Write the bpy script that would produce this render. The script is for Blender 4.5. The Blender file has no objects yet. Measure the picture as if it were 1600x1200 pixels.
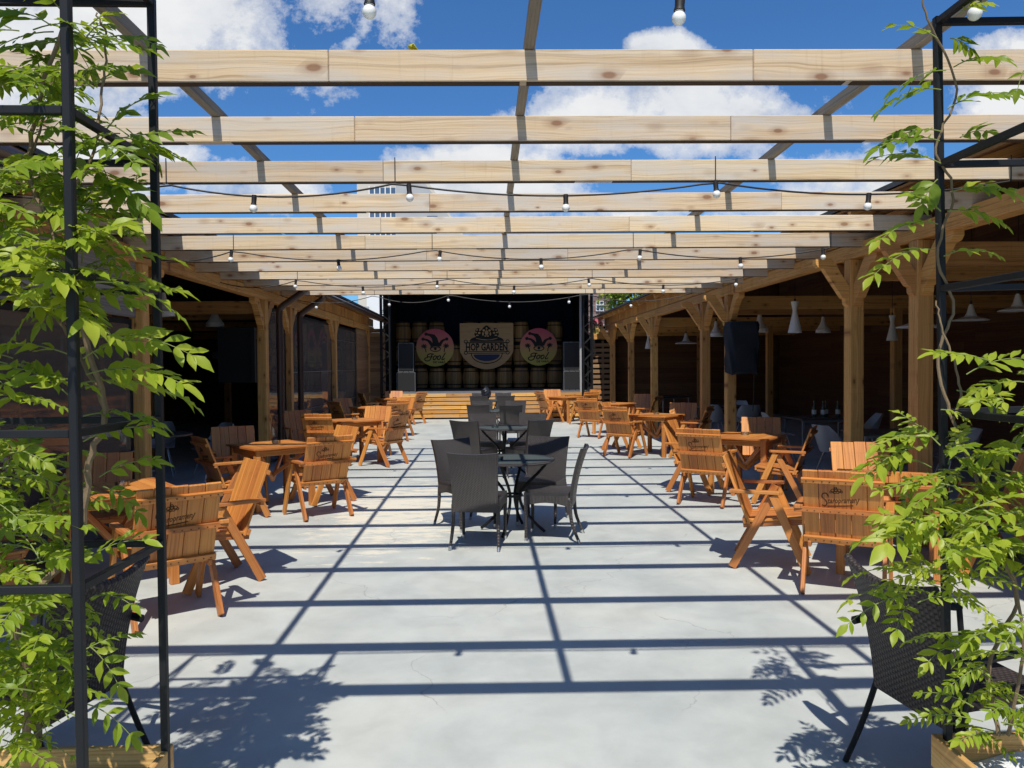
import bpy, bmesh, math, random
from mathutils import Vector, Matrix
R = math.radians
SC = bpy.context.scene
COL = SC.collection

# ------------------------------------------------------------------ camera
CAMZ = 1.65
FPX = 1200.0                      # focal length in pixels of a 1600 px wide picture
ROLL = 0.0077
_dx, _dy = 758 - 800, 600 - 571
_x = _dx * math.cos(ROLL) + _dy * math.sin(ROLL)
_y = _dy * math.cos(ROLL) - _dx * math.sin(ROLL)
YAW = math.atan2(-_x, FPX)
PIT = math.atan2(_y, math.hypot(FPX, _x))
F = Vector((math.sin(YAW) * math.cos(PIT), math.cos(YAW) * math.cos(PIT), -math.sin(PIT)))
R0 = Vector((math.cos(YAW), -math.sin(YAW), 0))
U0 = R0.cross(F)
RV = R0 * math.cos(ROLL) - U0 * math.sin(ROLL)
UV = U0 * math.cos(ROLL) + R0 * math.sin(ROLL)
cam = bpy.data.cameras.new('camera')
cam.sensor_width = 36
cam.lens = FPX / 1600 * 36
cam.clip_start = 0.05
cam.clip_end = 3000
camo = bpy.data.objects.new('camera', cam)
COL.objects.link(camo)
M = Matrix(((RV.x, UV.x, -F.x, 0), (RV.y, UV.y, -F.y, 0), (RV.z, UV.z, -F.z, CAMZ), (0, 0, 0, 1)))
camo.matrix_world = M
SC.camera = camo


def ray(px, py):
    return F + RV * ((px - 800) / FPX) + UV * ((600 - py) / FPX)


def P(px, py, Y):                 # the point of depth Y seen at a pixel
    r = ray(px, py)
    return Vector((0, 0, CAMZ)) + r * (Y / r.y)


# ------------------------------------------------------------------ light
SUNV = Vector((-0.07, -0.655, 1.0)).normalized()
SC.view_settings.view_transform = 'Standard'
SC.view_settings.look = 'None'
SC.view_settings.exposure = 0.0
SC.view_settings.gamma = 1.0
sun = bpy.data.lights.new('sun', 'SUN')
sun.energy = 5.0
sun.angle = R(0.53)
sun.color = (1.0, 0.95, 0.87)
suno = bpy.data.objects.new('sun', sun)
COL.objects.link(suno)
suno.rotation_euler = (-SUNV).to_track_quat('-Z', 'Y').to_euler()
suno.location = (0, -5, 30)


class NT:
    """small helper for node trees"""
    def __init__(s, tree):
        s.t = tree
        s.t.nodes.clear()

    def n(s, kind, **kw):
        nd = s.t.nodes.new(kind)
        for k, v in kw.items():
            setattr(nd, k, v)
        return nd

    def l(s, a, b):
        s.t.links.new(a, b)

    def val(s, sock, v):
        if hasattr(v, 'is_linked') or hasattr(v, 'links'):
            s.l(v, sock)
        else:
            sock.default_value = v

    def math(s, op, a, b=0.0, c=None, clamp=False):
        nd = s.n('ShaderNodeMath', operation=op, use_clamp=clamp)
        s.val(nd.inputs[0], a)
        s.val(nd.inputs[1], b)
        if c is not None:
            s.val(nd.inputs[2], c)
        return nd.outputs[0]

    def mix(s, fac, a, b, mode='MIX'):
        nd = s.n('ShaderNodeMix', data_type='RGBA', blend_type=mode)
        s.val(nd.inputs[0], fac)
        for sock, v in ((nd.inputs[6], a), (nd.inputs[7], b)):
            if isinstance(v, tuple):
                sock.default_value = (*v[:3], 1)
            else:
                s.l(v, sock)
        return nd.outputs[2]

    def ramp(s, fac, stops):
        nd = s.n('ShaderNodeValToRGB')
        s.l(fac, nd.inputs[0])
        e = nd.color_ramp.elements
        while len(e) < len(stops):
            e.new(0.5)
        for el, (p, c) in zip(e, stops):
            el.position = p
            el.color = (c, c, c, 1) if isinstance(c, (int, float)) else (*c[:3], 1)
        return nd.outputs[0]

    def noise(s, vec, scale, detail=4, rough=0.55, dist=0.0):
        nd = s.n('ShaderNodeTexNoise')
        if vec is not None:
            s.l(vec, nd.inputs['Vector'])
        nd.inputs['Scale'].default_value = scale
        nd.inputs['Detail'].default_value = detail
        nd.inputs['Roughness'].default_value = rough
        nd.inputs['Distortion'].default_value = dist
        return nd.outputs['Fac']

    def mapping(s, vec, scale=(1, 1, 1), loc=(0, 0, 0)):
        nd = s.n('ShaderNodeMapping')
        s.l(vec, nd.inputs[0])
        nd.inputs['Scale'].default_value = scale
        nd.inputs['Location'].default_value = loc
        return nd.outputs[0]


# world: Nishita sky with cumulus clouds mixed in by direction
W = bpy.data.worlds.new('World')
SC.world = W
W.use_nodes = True
nt = NT(W.node_tree)
sky = nt.n('ShaderNodeTexSky', sky_type='NISHITA')
sky.sun_disc = False
sky.sun_elevation = math.asin(SUNV.z)
sky.sun_rotation = math.atan2(SUNV.x, SUNV.y)
sky.altitude = 100
sky.air_density = 1.0
sky.dust_density = 0.25
sky.ozone_density = 2.5
geo = nt.n('ShaderNodeTexCoord')
sep = nt.n('ShaderNodeSeparateXYZ')
nt.l(geo.outputs['Generated'], sep.inputs[0])
yy = nt.math('MAXIMUM', nt.math('ABSOLUTE', sep.outputs[1]), 0.08)
u = nt.math('DIVIDE', sep.outputs[0], yy)
v = nt.math('DIVIDE', sep.outputs[2], yy)
comb = nt.n('ShaderNodeCombineXYZ')
nt.l(u, comb.inputs[0])
nt.l(v, comb.inputs[1])
nt.l(nt.math('MULTIPLY', nt.math('SIGN', sep.outputs[1]), 0.7), comb.inputs[2])
uv = comb.outputs[0]
n1 = nt.noise(nt.mapping(uv, (1.0, 1.35, 1)), 4.6, 13, 0.57, 0.15)
n2 = nt.noise(uv, 19.0, 10, 0.68)
# cloud banks: (u, v, half width, half height, weight)
banks = []
for (x0, x1, y0, y1, wgt) in ((-330, 590, -130, 200, 1.15), (225, 330, 215, 262, 0.7), (385, 520, 252, 330, 0.8), (740, 1300, 128, 260, 1.1),
                              (610, 960, 215, 330, 0.9), (990, 1090, 48, 92, 0.75), (1180, 1480, 215, 330, 0.85),
                              (1490, 1760, 95, 215, 1.1), (1500, 1640, 45, 85, 0.8), (520, 570, 50, 85, 0.7),
                              (900, 1400, 300, 360, 0.8), (-700, 300, 200, 330, 0.7)):
    a = ray((x0 + x1) / 2, (y0 + y1) / 2)
    banks.append((a.x / a.y, a.z / a.y, (x1 - x0) / 2 / FPX, (y1 - y0) / 2 / FPX, wgt))
field = None
for (bu, bv, hu, hv, wgt) in banks:
    du = nt.math('DIVIDE', nt.math('SUBTRACT', u, bu), hu)
    dv = nt.math('DIVIDE', nt.math('SUBTRACT', v, bv), hv)
    d = nt.math('ADD', nt.math('MULTIPLY', du, du), nt.math('MULTIPLY', dv, dv))
    f = nt.math('MULTIPLY', nt.math('SUBTRACT', 1.0, nt.math('MULTIPLY', d, 0.75)), wgt)
    field = f if field is None else nt.math('MAXIMUM', field, f)
field = nt.math('MAXIMUM', field, -1.2)
dens = nt.math('ADD', nt.math('MULTIPLY', field, 0.30),
               nt.math('ADD', nt.math('MULTIPLY', nt.math('SUBTRACT', n1, 0.5), 1.25),
                       nt.math('MULTIPLY', nt.math('SUBTRACT', n2, 0.5), 0.55)))
mask = nt.ramp(dens, [(0.03, 0.0), (0.10, 0.5), (0.25, 1.0)])
n3 = nt.noise(nt.mapping(uv, (1, 1.6, 1), (3.1, 0.13, 0)), 6.0, 7, 0.6)
shade = nt.ramp(nt.math('ADD', nt.math('MULTIPLY', n3, 0.8), nt.math('MULTIPLY', dens, -0.25)),
                [(0.24, (0.98, 0.99, 1.0)), (0.40, (0.84, 0.87, 0.92)), (0.56, (0.52, 0.57, 0.66))])
skyc = nt.mix(1.0, sky.outputs[0], (0.54, 1.0, 1.46), 'MULTIPLY')
SKY = 0.085
bg1 = nt.n('ShaderNodeBackground')
nt.l(skyc, bg1.inputs[0])
bg1.inputs[1].default_value = SKY
bg2 = nt.n('ShaderNodeBackground')
nt.l(shade, bg2.inputs[0])
bg2.inputs[1].default_value = 0.88
mx = nt.n('ShaderNodeMixShader')
nt.l(mask, mx.inputs[0])
nt.l(bg1.outputs[0], mx.inputs[1])
nt.l(bg2.outputs[0], mx.inputs[2])
wo = nt.n('ShaderNodeOutputWorld')
nt.l(mx.outputs[0], wo.inputs[0])

# ------------------------------------------------------------------ materials


def new_mat(name):
    m = bpy.data.materials.new(name)
    m.use_nodes = True
    t = NT(m.node_tree)
    out = t.n('ShaderNodeOutputMaterial')
    return m, t, out


def principled(t, out, rough=0.6, spec=0.4, metal=0.0):
    b = t.n('ShaderNodeBsdfPrincipled')
    b.inputs['Roughness'].default_value = rough
    b.inputs['Specular IOR Level'].default_value = spec
    b.inputs['Metallic'].default_value = metal
    t.l(b.outputs[0], out.inputs[0])
    return b


def bump(t, b, height, strength=0.3, dist=0.01):
    nd = t.n('ShaderNodeBump')
    nd.inputs['Strength'].default_value = strength
    nd.inputs['Distance'].default_value = dist
    t.l(height, nd.inputs['Height'])
    t.l(nd.outputs[0], b.inputs['Normal'])


def wood(name, dark, mid, light, rough=0.55, grey=None, knots=0.5, streak=1.0, spec=0.3, tintamp=0.35):
    """grain follows attribute 'gc' (x along the board, metres), 'tint' varies board by board"""
    m, t, out = new_mat(name)
    b = principled(t, out, rough, spec)
    at = t.n('ShaderNodeAttribute', attribute_name='gc')
    ti = t.n('ShaderNodeAttribute', attribute_name='tint')
    g = at.outputs['Vector']
    warp = t.noise(t.mapping(g, (1.2, 7, 7)), 1.0, 3, 0.5)
    s = t.n('ShaderNodeSeparateXYZ')
    t.l(g, s.inputs[0])
    # plain-sawn rings: bands across the board bent by low noise
    ringv = t.n('ShaderNodeCombineXYZ')
    t.l(t.math('MULTIPLY', s.outputs[0], 0.35), ringv.inputs[0])
    t.l(t.math('ADD', s.outputs[1], t.math('MULTIPLY', warp, 0.09)), ringv.inputs[1])
    t.l(s.outputs[2], ringv.inputs[2])
    fine = t.noise(t.mapping(ringv.outputs[0], (3.0, 150, 150)), 1.0, 5, 0.65)
    coarse = t.noise(t.mapping(ringv.outputs[0], (1.3, 36, 36)), 1.0, 4, 0.6)
    lines = t.noise(t.mapping(ringv.outputs[0], (4.5, 260, 260)), 1.0, 6, 0.75)
    grain = t.math('ADD', t.math('MULTIPLY', fine, 0.40), t.math('ADD', t.math('MULTIPLY', coarse, 0.35), t.math('MULTIPLY', lines, 0.25)))
    col = t.ramp(grain, [(0.36, dark), (0.475, mid), (0.60, light)])
    stk = t.noise(t.mapping(ringv.outputs[0], (1.1, 85, 85), (5, 3, 1)), 1.0, 4, 0.7)
    col = t.mix(t.ramp(stk, [(0.53, 0.0), (0.63, 0.48 * streak)]), col, tuple(c * 0.75 for c in dark))
    saw = t.noise(t.mapping(g, (38, 2.0, 2.0)), 1.0, 3, 0.6)
    col = t.mix(t.ramp(saw, [(0.60, 0.0), (0.75, 0.22 * streak)]), col, tuple(c * 0.9 for c in dark))
    if grey:
        gm = t.ramp(t.noise(t.mapping(g, (1.6, 9, 9)), 1.0, 5, 0.6), [(0.42, 0.0), (0.66, 0.85)])
        col = t.mix(gm, col, grey)
    if knots:
        vo = t.n('ShaderNodeTexVoronoi', feature='F1')
        t.l(t.mapping(g, (5.2, 11.0, 0.02)), vo.inputs['Vector'])
        vo.inputs['Scale'].default_value = 1.0
        vo.inputs['Randomness'].default_value = 0.9
        sv = t.n('ShaderNodeSeparateXYZ')
        t.l(vo.outputs['Color'], sv.inputs[0])
        kd = t.math('DIVIDE', vo.outputs['Distance'], t.math('ADD', 0.45, t.math('MULTIPLY', sv.outputs[0], 1.0)))
        on = t.math('GREATER_THAN', sv.outputs[1], 0.30)
        kn = t.ramp(kd, [(0.10, 1.0), (0.16, 0.40), (0.36, 0.0)])
        col = t.mix(t.math('MULTIPLY', t.math('MULTIPLY', kn, on), knots), col, (dark[0] * 0.62, dark[1] * 0.42, dark[2] * 0.36))
    oi = t.n('ShaderNodeObjectInfo')
    br = t.math('ADD', 1.0 - tintamp / 2 - 0.07, t.math('ADD', t.math('MULTIPLY', ti.outputs['Fac'], tintamp), t.math('MULTIPLY', oi.outputs['Random'], 0.14)))
    hs = t.n('ShaderNodeHueSaturation')
    t.l(col, hs.inputs['Color'])
    t.l(br, hs.inputs['Value'])
    hue = t.math('ADD', 0.494, t.math('MULTIPLY', ti.outputs['Fac'], 0.012))
    t.l(hue, hs.inputs['Hue'])
    t.l(hs.outputs[0], b.inputs['Base Color'])
    bump(t, b, grain, 0.35 * streak, 0.004)
    return m


def plain(name, col, rough=0.5, spec=0.4, metal=0.0, vary=0.18, scale=9.0, bmp=0.0):
    m, t, out = new_mat(name)
    b = principled(t, out, rough, spec, metal)
    tc = t.n('ShaderNodeTexCoord')
    n = t.noise(tc.outputs['Object'], scale, 5, 0.6)
    c = t.mix(n, tuple(x * (1 - vary) for x in col), tuple(min(1, x * (1 + vary)) for x in col))
    t.l(c, b.inputs['Base Color'])
    rr = t.math('ADD', rough - 0.08, t.math('MULTIPLY', n, 0.16))
    t.l(rr, b.inputs['Roughness'])
    if bmp:
        bump(t, b, t.noise(tc.outputs['Object'], scale * 8, 4, 0.6), bmp, 0.004)
    return m


MAT = {}
MAT['beam'] = wood('weathered_spruce', (0.34, 0.225, 0.12), (0.60, 0.445, 0.27), (0.70, 0.56, 0.38), 0.75, grey=(0.52, 0.475, 0.41), knots=0.85, tintamp=0.25)
MAT['purlin'] = wood('grey_batten', (0.16, 0.13, 0.10), (0.26, 0.22, 0.17), (0.34, 0.29, 0.23), 0.8, knots=0.3)
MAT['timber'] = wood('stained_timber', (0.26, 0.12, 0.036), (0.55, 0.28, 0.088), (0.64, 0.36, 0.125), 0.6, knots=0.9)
MAT['chair'] = wood('oiled_hardwood', (0.31, 0.098, 0.020), (0.53, 0.198, 0.044), (0.62, 0.262, 0.070), 0.42, knots=0.25, tintamp=0.30, spec=0.45)
MAT['stage'] = wood('varnished_boards', (0.28, 0.11, 0.02), (0.58, 0.27, 0.05), (0.72, 0.39, 0.10), 0.55, knots=0.6, grey=(0.42, 0.30, 0.19), tintamp=0.5)
MAT['planter'] = wood('planter_boards', (0.40, 0.20, 0.06), (0.58, 0.33, 0.11), (0.66, 0.42, 0.17), 0.6, knots=0.5)
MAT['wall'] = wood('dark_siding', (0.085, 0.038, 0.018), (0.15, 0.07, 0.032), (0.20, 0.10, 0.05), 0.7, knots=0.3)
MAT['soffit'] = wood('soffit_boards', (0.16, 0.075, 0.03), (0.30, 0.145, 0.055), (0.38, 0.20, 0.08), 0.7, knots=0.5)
MAT['dark_brown'] = plain('dark_brown_strip', (0.065, 0.040, 0.024), 0.8, 0.2, 0, 0.4, 5)
MAT['yellowleaf'] = plain('yellow_leaf', (0.42, 0.40, 0.03), 0.6, 0.2)
MAT['greyboard'] = wood('grey_siding', (0.13, 0.115, 0.10), (0.22, 0.20, 0.18), (0.30, 0.275, 0.25), 0.8, knots=0.2)
MAT['pallet'] = wood('pallet_slats', (0.16, 0.09, 0.045), (0.28, 0.17, 0.09), (0.36, 0.23, 0.13), 0.75, knots=0.4, tintamp=0.5)
MAT['barrel'] = wood('oak_staves', (0.19, 0.095, 0.035), (0.34, 0.19, 0.075), (0.45, 0.26, 0.11), 0.6, knots=0.1, tintamp=0.5)
MAT['signwood'] = wood('sign_panel', (0.44, 0.27, 0.12), (0.60, 0.385, 0.18), (0.66, 0.45, 0.23), 0.6, knots=0.3)
MAT['steel'] = plain('black_steel', (0.011, 0.012, 0.0135), 0.5, 0.25, 0.0, 0.3, 6)
MAT['blackmat'] = plain('black_paint', (0.012, 0.012, 0.013), 0.75, 0.2)
MAT['grille'] = plain('speaker_grille', (0.016, 0.017, 0.018), 0.6, 0.3, 0, 0.2, 60, 0.5)
MAT['cover'] = plain('black_fabric_cover', (0.020, 0.024, 0.033), 0.85, 0.2, 0, 0.3, 5, 0.5)
MAT['ink'] = plain('burnt_lettering', (0.085, 0.035, 0.012), 0.7, 0.2)
MAT['black'] = plain('sign_black', (0.010, 0.010, 0.011), 0.6, 0.3)
MAT['navy'] = plain('sign_navy', (0.022, 0.035, 0.095), 0.6, 0.3)
MAT['cloth'] = plain('navy_curtain', (0.016, 0.022, 0.045), 0.9, 0.1, 0, 0.4, 4)
MAT['iron'] = plain('iron_hoop', (0.018, 0.017, 0.017), 0.5, 0.4, 0.3)
MAT['white'] = plain('white_enamel', (0.72, 0.72, 0.70), 0.45, 0.4, 0, 0.06)
MAT['bulb'] = plain('opal_bulb', (0.80, 0.80, 0.77), 0.25, 0.5, 0, 0.03)
MAT['rubber'] = plain('black_cable', (0.014, 0.013, 0.013), 0.55, 0.4)
MAT['chrome'] = plain('steel_cap', (0.62, 0.62, 0.62), 0.3, 0.5, 0.9, 0.1)
MAT['pipe'] = plain('brown_gutter', (0.055, 0.030, 0.022), 0.35, 0.5)
MAT['roof'] = plain('grey_roof_felt', (0.10, 0.10, 0.10), 0.9, 0.2, 0, 0.3, 3, 0.4)
MAT['shell'] = plain('white_plastic', (0.34, 0.34, 0.34), 0.4, 0.5, 0, 0.05)
MAT['tabletop'] = plain('dark_laminate', (0.075, 0.066, 0.06), 0.35, 0.5, 0, 0.2)
MAT['bark'] = plain('vine_bark', (0.20, 0.145, 0.085), 0.85, 0.2, 0, 0.35, 40, 0.6)
MAT['shoot'] = plain('green_shoot', (0.20, 0.24, 0.06), 0.6, 0.3)
MAT['gravel'] = plain('white_fleece', (0.66, 0.68, 0.68), 0.9, 0.2, 0, 0.2, 22, 1.0)
MAT['beige'] = plain('beige_render', (0.52, 0.47, 0.40), 0.85, 0.2, 0, 0.08, 0.4)
MAT['concrete'] = plain('grey_concrete', (0.36, 0.36, 0.36), 0.85, 0.2, 0, 0.12, 0.5)
MAT['whitewall'] = plain('white_render', (0.70, 0.70, 0.69), 0.85, 0.2, 0, 0.05, 0.7)
MAT['glassdark'] = plain('window_glass', (0.07, 0.11, 0.17), 0.12, 0.6, 0, 0.3, 0.4)
MAT['brick'] = plain('dark_brick', (0.19, 0.125, 0.115), 0.85, 0.2, 0, 0.35, 2.0)
MAT['bag'] = plain('black_plastic_bag', (0.015, 0.016, 0.019), 0.22, 0.6)
MAT['turquoise'] = plain('turquoise_plastic', (0.02, 0.36, 0.42), 0.4, 0.5)
MAT['bottle'] = plain('bottle_glass', (0.05, 0.06, 0.04), 0.08, 0.7)
MAT['paper'] = plain('paper_white', (0.65, 0.65, 0.63), 0.7, 0.2)
MAT['greenplastic'] = plain('green_plastic', (0.10, 0.30, 0.04), 0.4, 0.5)
MAT['steelgrey'] = plain('grey_steel', (0.23, 0.235, 0.25), 0.45, 0.5, 0.4)


def mat_glass(name, tint, gloss=0.12, dark=0.0, dcol=(0.085, 0.10, 0.10)):
    m, t, out = new_mat(name)
    tr = t.n('ShaderNodeBsdfTransparent')
    tr.inputs[0].default_value = (*tint, 1)
    gl = t.n('ShaderNodeBsdfGlossy')
    gl.inputs['Roughness'].default_value = 0.04
    gl.inputs[0].default_value = (0.9, 0.9, 0.9, 1)
    fr = t.n('ShaderNodeFresnel')
    fr.inputs[0].default_value = 1.45
    f = t.math('ADD', t.math('MULTIPLY', fr.outputs[0], 0.9), gloss, clamp=True)
    mx = t.n('ShaderNodeMixShader')
    t.l(f, mx.inputs[0])
    t.l(tr.outputs[0], mx.inputs[1])
    t.l(gl.outputs[0], mx.inputs[2])
    if dark > 0:
        di = t.n('ShaderNodeBsdfDiffuse')
        di.inputs[0].default_value = (*dcol, 1)
        m2 = t.n('ShaderNodeMixShader')
        m2.inputs[0].default_value = dark
        t.l(mx.outputs[0], m2.inputs[1])
        t.l(di.outputs[0], m2.inputs[2])
        t.l(m2.outputs[0], out.inputs[0])
    else:
        t.l(mx.outputs[0], out.inputs[0])
    return m


MAT['tableglass'] = mat_glass('smoked_glass', (0.30, 0.33, 0.33), 0.10, 0.72, (0.085, 0.105, 0.105))
MAT['ashtray'] = mat_glass('clear_glass', (0.80, 0.84, 0.84), 0.16, 0.08)
MAT['vinyl'] = mat_glass('clear_vinyl_sheet', (0.66, 0.64, 0.62), 0.10, 0.40, (0.20, 0.17, 0.15))


def mat_wicker(name, col, light, fu=70.0, fv=55.0, spec=0.6):
    m, t, out = new_mat(name)
    b = principled(t, out, 0.36 if spec > 0.5 else 0.5, spec)
    at = t.n('ShaderNodeAttribute', attribute_name='gc')
    s = t.n('ShaderNodeSeparateXYZ')
    t.l(at.outputs['Vector'], s.inputs[0])
    uu, vv = s.outputs[0], s.outputs[1]
    col_i = t.math('FLOOR', t.math('MULTIPLY', uu, fu))
    par = t.math('MODULO', t.math('ABSOLUTE', col_i), 2.0)
    vs = t.math('ADD', t.math('MULTIPLY', vv, fv), t.math('MULTIPLY', par, 0.5))
    hv = t.math('ABSOLUTE', t.math('SINE', t.math('MULTIPLY', vs, math.pi)))
    hu = t.math('ABSOLUTE', t.math('SINE', t.math('MULTIPLY', t.math('MULTIPLY', uu, fu), math.pi)))
    h = t.math('MULTIPLY', t.math('POWER', hv, 0.6), t.math('POWER', hu, 0.6))
    tc = t.n('ShaderNodeTexCoord')
    n = t.noise(tc.outputs['Object'], 14, 4, 0.6)
    c = t.mix(h, tuple(x * 0.25 for x in col), col)
    c = t.mix(t.math('MULTIPLY', n, 0.5), c, light)
    t.l(c, b.inputs['Base Color'])
    bump(t, b, h, 0.9, 0.006)
    return m


MAT['wicker'] = mat_wicker('dark_wicker', (0.042, 0.035, 0.034), (0.070, 0.058, 0.056), 75, 62)
MAT['rattan'] = mat_wicker('coarse_wicker', (0.055, 0.044, 0.041), (0.080, 0.064, 0.060), 48, 42, 0.3)


def mat_leaf():
    m, t, out = new_mat('wisteria_leaf')
    at = t.n('ShaderNodeAttribute', attribute_name='tint')
    gc = t.n('ShaderNodeAttribute', attribute_name='gc')
    n = t.noise(gc.outputs['Vector'], 30, 3, 0.6)
    f = t.math('ADD', t.math('MULTIPLY', at.outputs['Fac'], 0.8), t.math('MULTIPLY', n, 0.3))
    c = t.ramp(f, [(0.1, (0.095, 0.165, 0.014)), (0.55, (0.23, 0.325, 0.022)), (0.95, (0.42, 0.47, 0.05))])
    tcx = t.ramp(f, [(0.1, (0.18, 0.31, 0.015)), (0.95, (0.48, 0.55, 0.03))])
    b = t.n('ShaderNodeBsdfPrincipled')
    b.inputs['Roughness'].default_value = 0.42
    b.inputs['Specular IOR Level'].default_value = 0.35
    t.l(c, b.inputs['Base Color'])
    tr = t.n('ShaderNodeBsdfTranslucent')
    t.l(tcx, tr.inputs[0])
    mx = t.n('ShaderNodeMixShader')
    mx.inputs[0].default_value = 0.46
    t.l(b.outputs[0], mx.inputs[1])
    t.l(tr.outputs[0], mx.inputs[2])
    t.l(mx.outputs[0], out.inputs[0])
    return m


MAT['leaf'] = mat_leaf()


def mat_floor():
    m, t, out = new_mat('painted_concrete')
    b = principled(t, out, 0.62, 0.35)
    tc = t.n('ShaderNodeTexCoord')
    o = tc.outputs['Object']
    big = t.noise(o, 0.55, 6, 0.6, 0.4)
    med = t.noise(o, 2.6, 7, 0.65, 0.3)
    fin = t.noise(o, 60, 4, 0.7)
    c = t.ramp(big, [(0.30, (0.39, 0.43, 0.415)), (0.50, (0.485, 0.508, 0.475)), (0.70, (0.555, 0.555, 0.49))])
    c2 = t.ramp(med, [(0.30, 0.86), (0.55, 1.0), (0.78, 1.10)])
    c = t.mix(1.0, c, c2, 'MULTIPLY')
    c = t.mix(t.math('MULTIPLY', fin, 0.18), c, (0.34, 0.35, 0.35))
    # worn cream patch left of the middle, where the paint is rubbed off
    s = t.n('ShaderNodeSeparateXYZ')
    t.l(o, s.inputs[0])
    dx = t.math('DIVIDE', t.math('ADD', s.outputs[0], 0.95), 1.0)
    dy = t.math('DIVIDE', t.math('SUBTRACT', s.outputs[1], 8.9), 2.2)
    d = t.math('ADD', t.math('MULTIPLY', dx, dx), t.math('MULTIPLY', dy, dy))
    pn = t.noise(t.mapping(o, (1.6, 5.0, 1)), 1.6, 9, 0.75)
    patch = t.ramp(t.math('SUBTRACT', t.math('ADD', pn, t.math('MULTIPLY', t.math('SUBTRACT', 1.0, d), 0.13)), 0.0),
                   [(0.53, 0.0), (0.60, 0.9)])
    patch = t.math('MULTIPLY', patch, t.math('LESS_THAN', d, 1.6))
    c = t.mix(patch, c, (0.70, 0.645, 0.52))
    # hairline cracks
    vo = t.n('ShaderNodeTexVoronoi', feature='DISTANCE_TO_EDGE')
    wv = t.n('ShaderNodeVectorMath', operation='ADD')
    nn = t.n('ShaderNodeTexNoise')
    t.l(o, nn.inputs['Vector'])
    nn.inputs['Scale'].default_value = 1.6
    nn.inputs['Detail'].default_value = 5
    t.l(o, wv.inputs[0])
    t.l(nn.outputs['Color'], wv.inputs[1])
    t.l(wv.outputs[0], vo.inputs['Vector'])
    vo.inputs['Scale'].default_value = 0.55
    cr = t.ramp(vo.outputs['Distance'], [(0.0, 1.0), (0.0035, 0.0)])
    crm = t.math('MULTIPLY', cr, t.ramp(t.noise(o, 0.9, 2), [(0.46, 0.0), (0.55, 0.65)]))
    c = t.mix(crm, c, (0.25, 0.25, 0.24))
    # pale specks and scratches
    sp = t.noise(t.mapping(o, (9, 4, 1)), 3.0, 8, 0.7)
    c = t.mix(t.ramp(sp, [(0.70, 0.0), (0.76, 0.65)]), c, (0.68, 0.68, 0.65))
    ds = t.noise(o, 17, 3, 0.5)
    c = t.mix(t.ramp(ds, [(0.74, 0.0), (0.80, 0.5)]), c, (0.22, 0.21, 0.2))
    t.l(c, b.inputs['Base Color'])
    t.l(t.ramp(med, [(0.3, 0.52), (0.7, 0.75)]), b.inputs['Roughness'])
    bump(t, b, t.math('ADD', t.math('MULTIPLY', fin, 0.3), med), 0.12, 0.01)
    return m


MAT['floor'] = mat_floor()


def mat_fool():
    m, t, out = new_mat('sunset_disc')
    b = principled(t, out, 0.6, 0.3)
    at = t.n('ShaderNodeAttribute', attribute_name='gc')
    s = t.n('ShaderNodeSeparateXYZ')
    t.l(at.outputs['Vector'], s.inputs[0])
    c = t.ramp(s.outputs[1], [(0.05, (0.50, 0.44, 0.09)), (0.40, (0.55, 0.36, 0.13)), (0.62, (0.64, 0.21, 0.17)), (0.95, (0.62, 0.11, 0.17))])
    t.l(c, b.inputs['Base Color'])
    return m


MAT['fool'] = mat_fool()


def mat_tree():
    m, t, out = new_mat('tree_leaves')
    at = t.n('ShaderNodeAttribute', attribute_name='tint')
    c = t.ramp(at.outputs['Fac'], [(0.0, (0.09, 0.14, 0.015)), (0.6, (0.20, 0.27, 0.03)), (1.0, (0.34, 0.34, 0.06))])
    b = principled(t, out, 0.6, 0.2)
    t.l(c, b.inputs['Base Color'])
    return m


MAT['treeleaf'] = mat_tree()

# ------------------------------------------------------------------ mesh helpers
RNG = random.Random(7)


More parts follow.
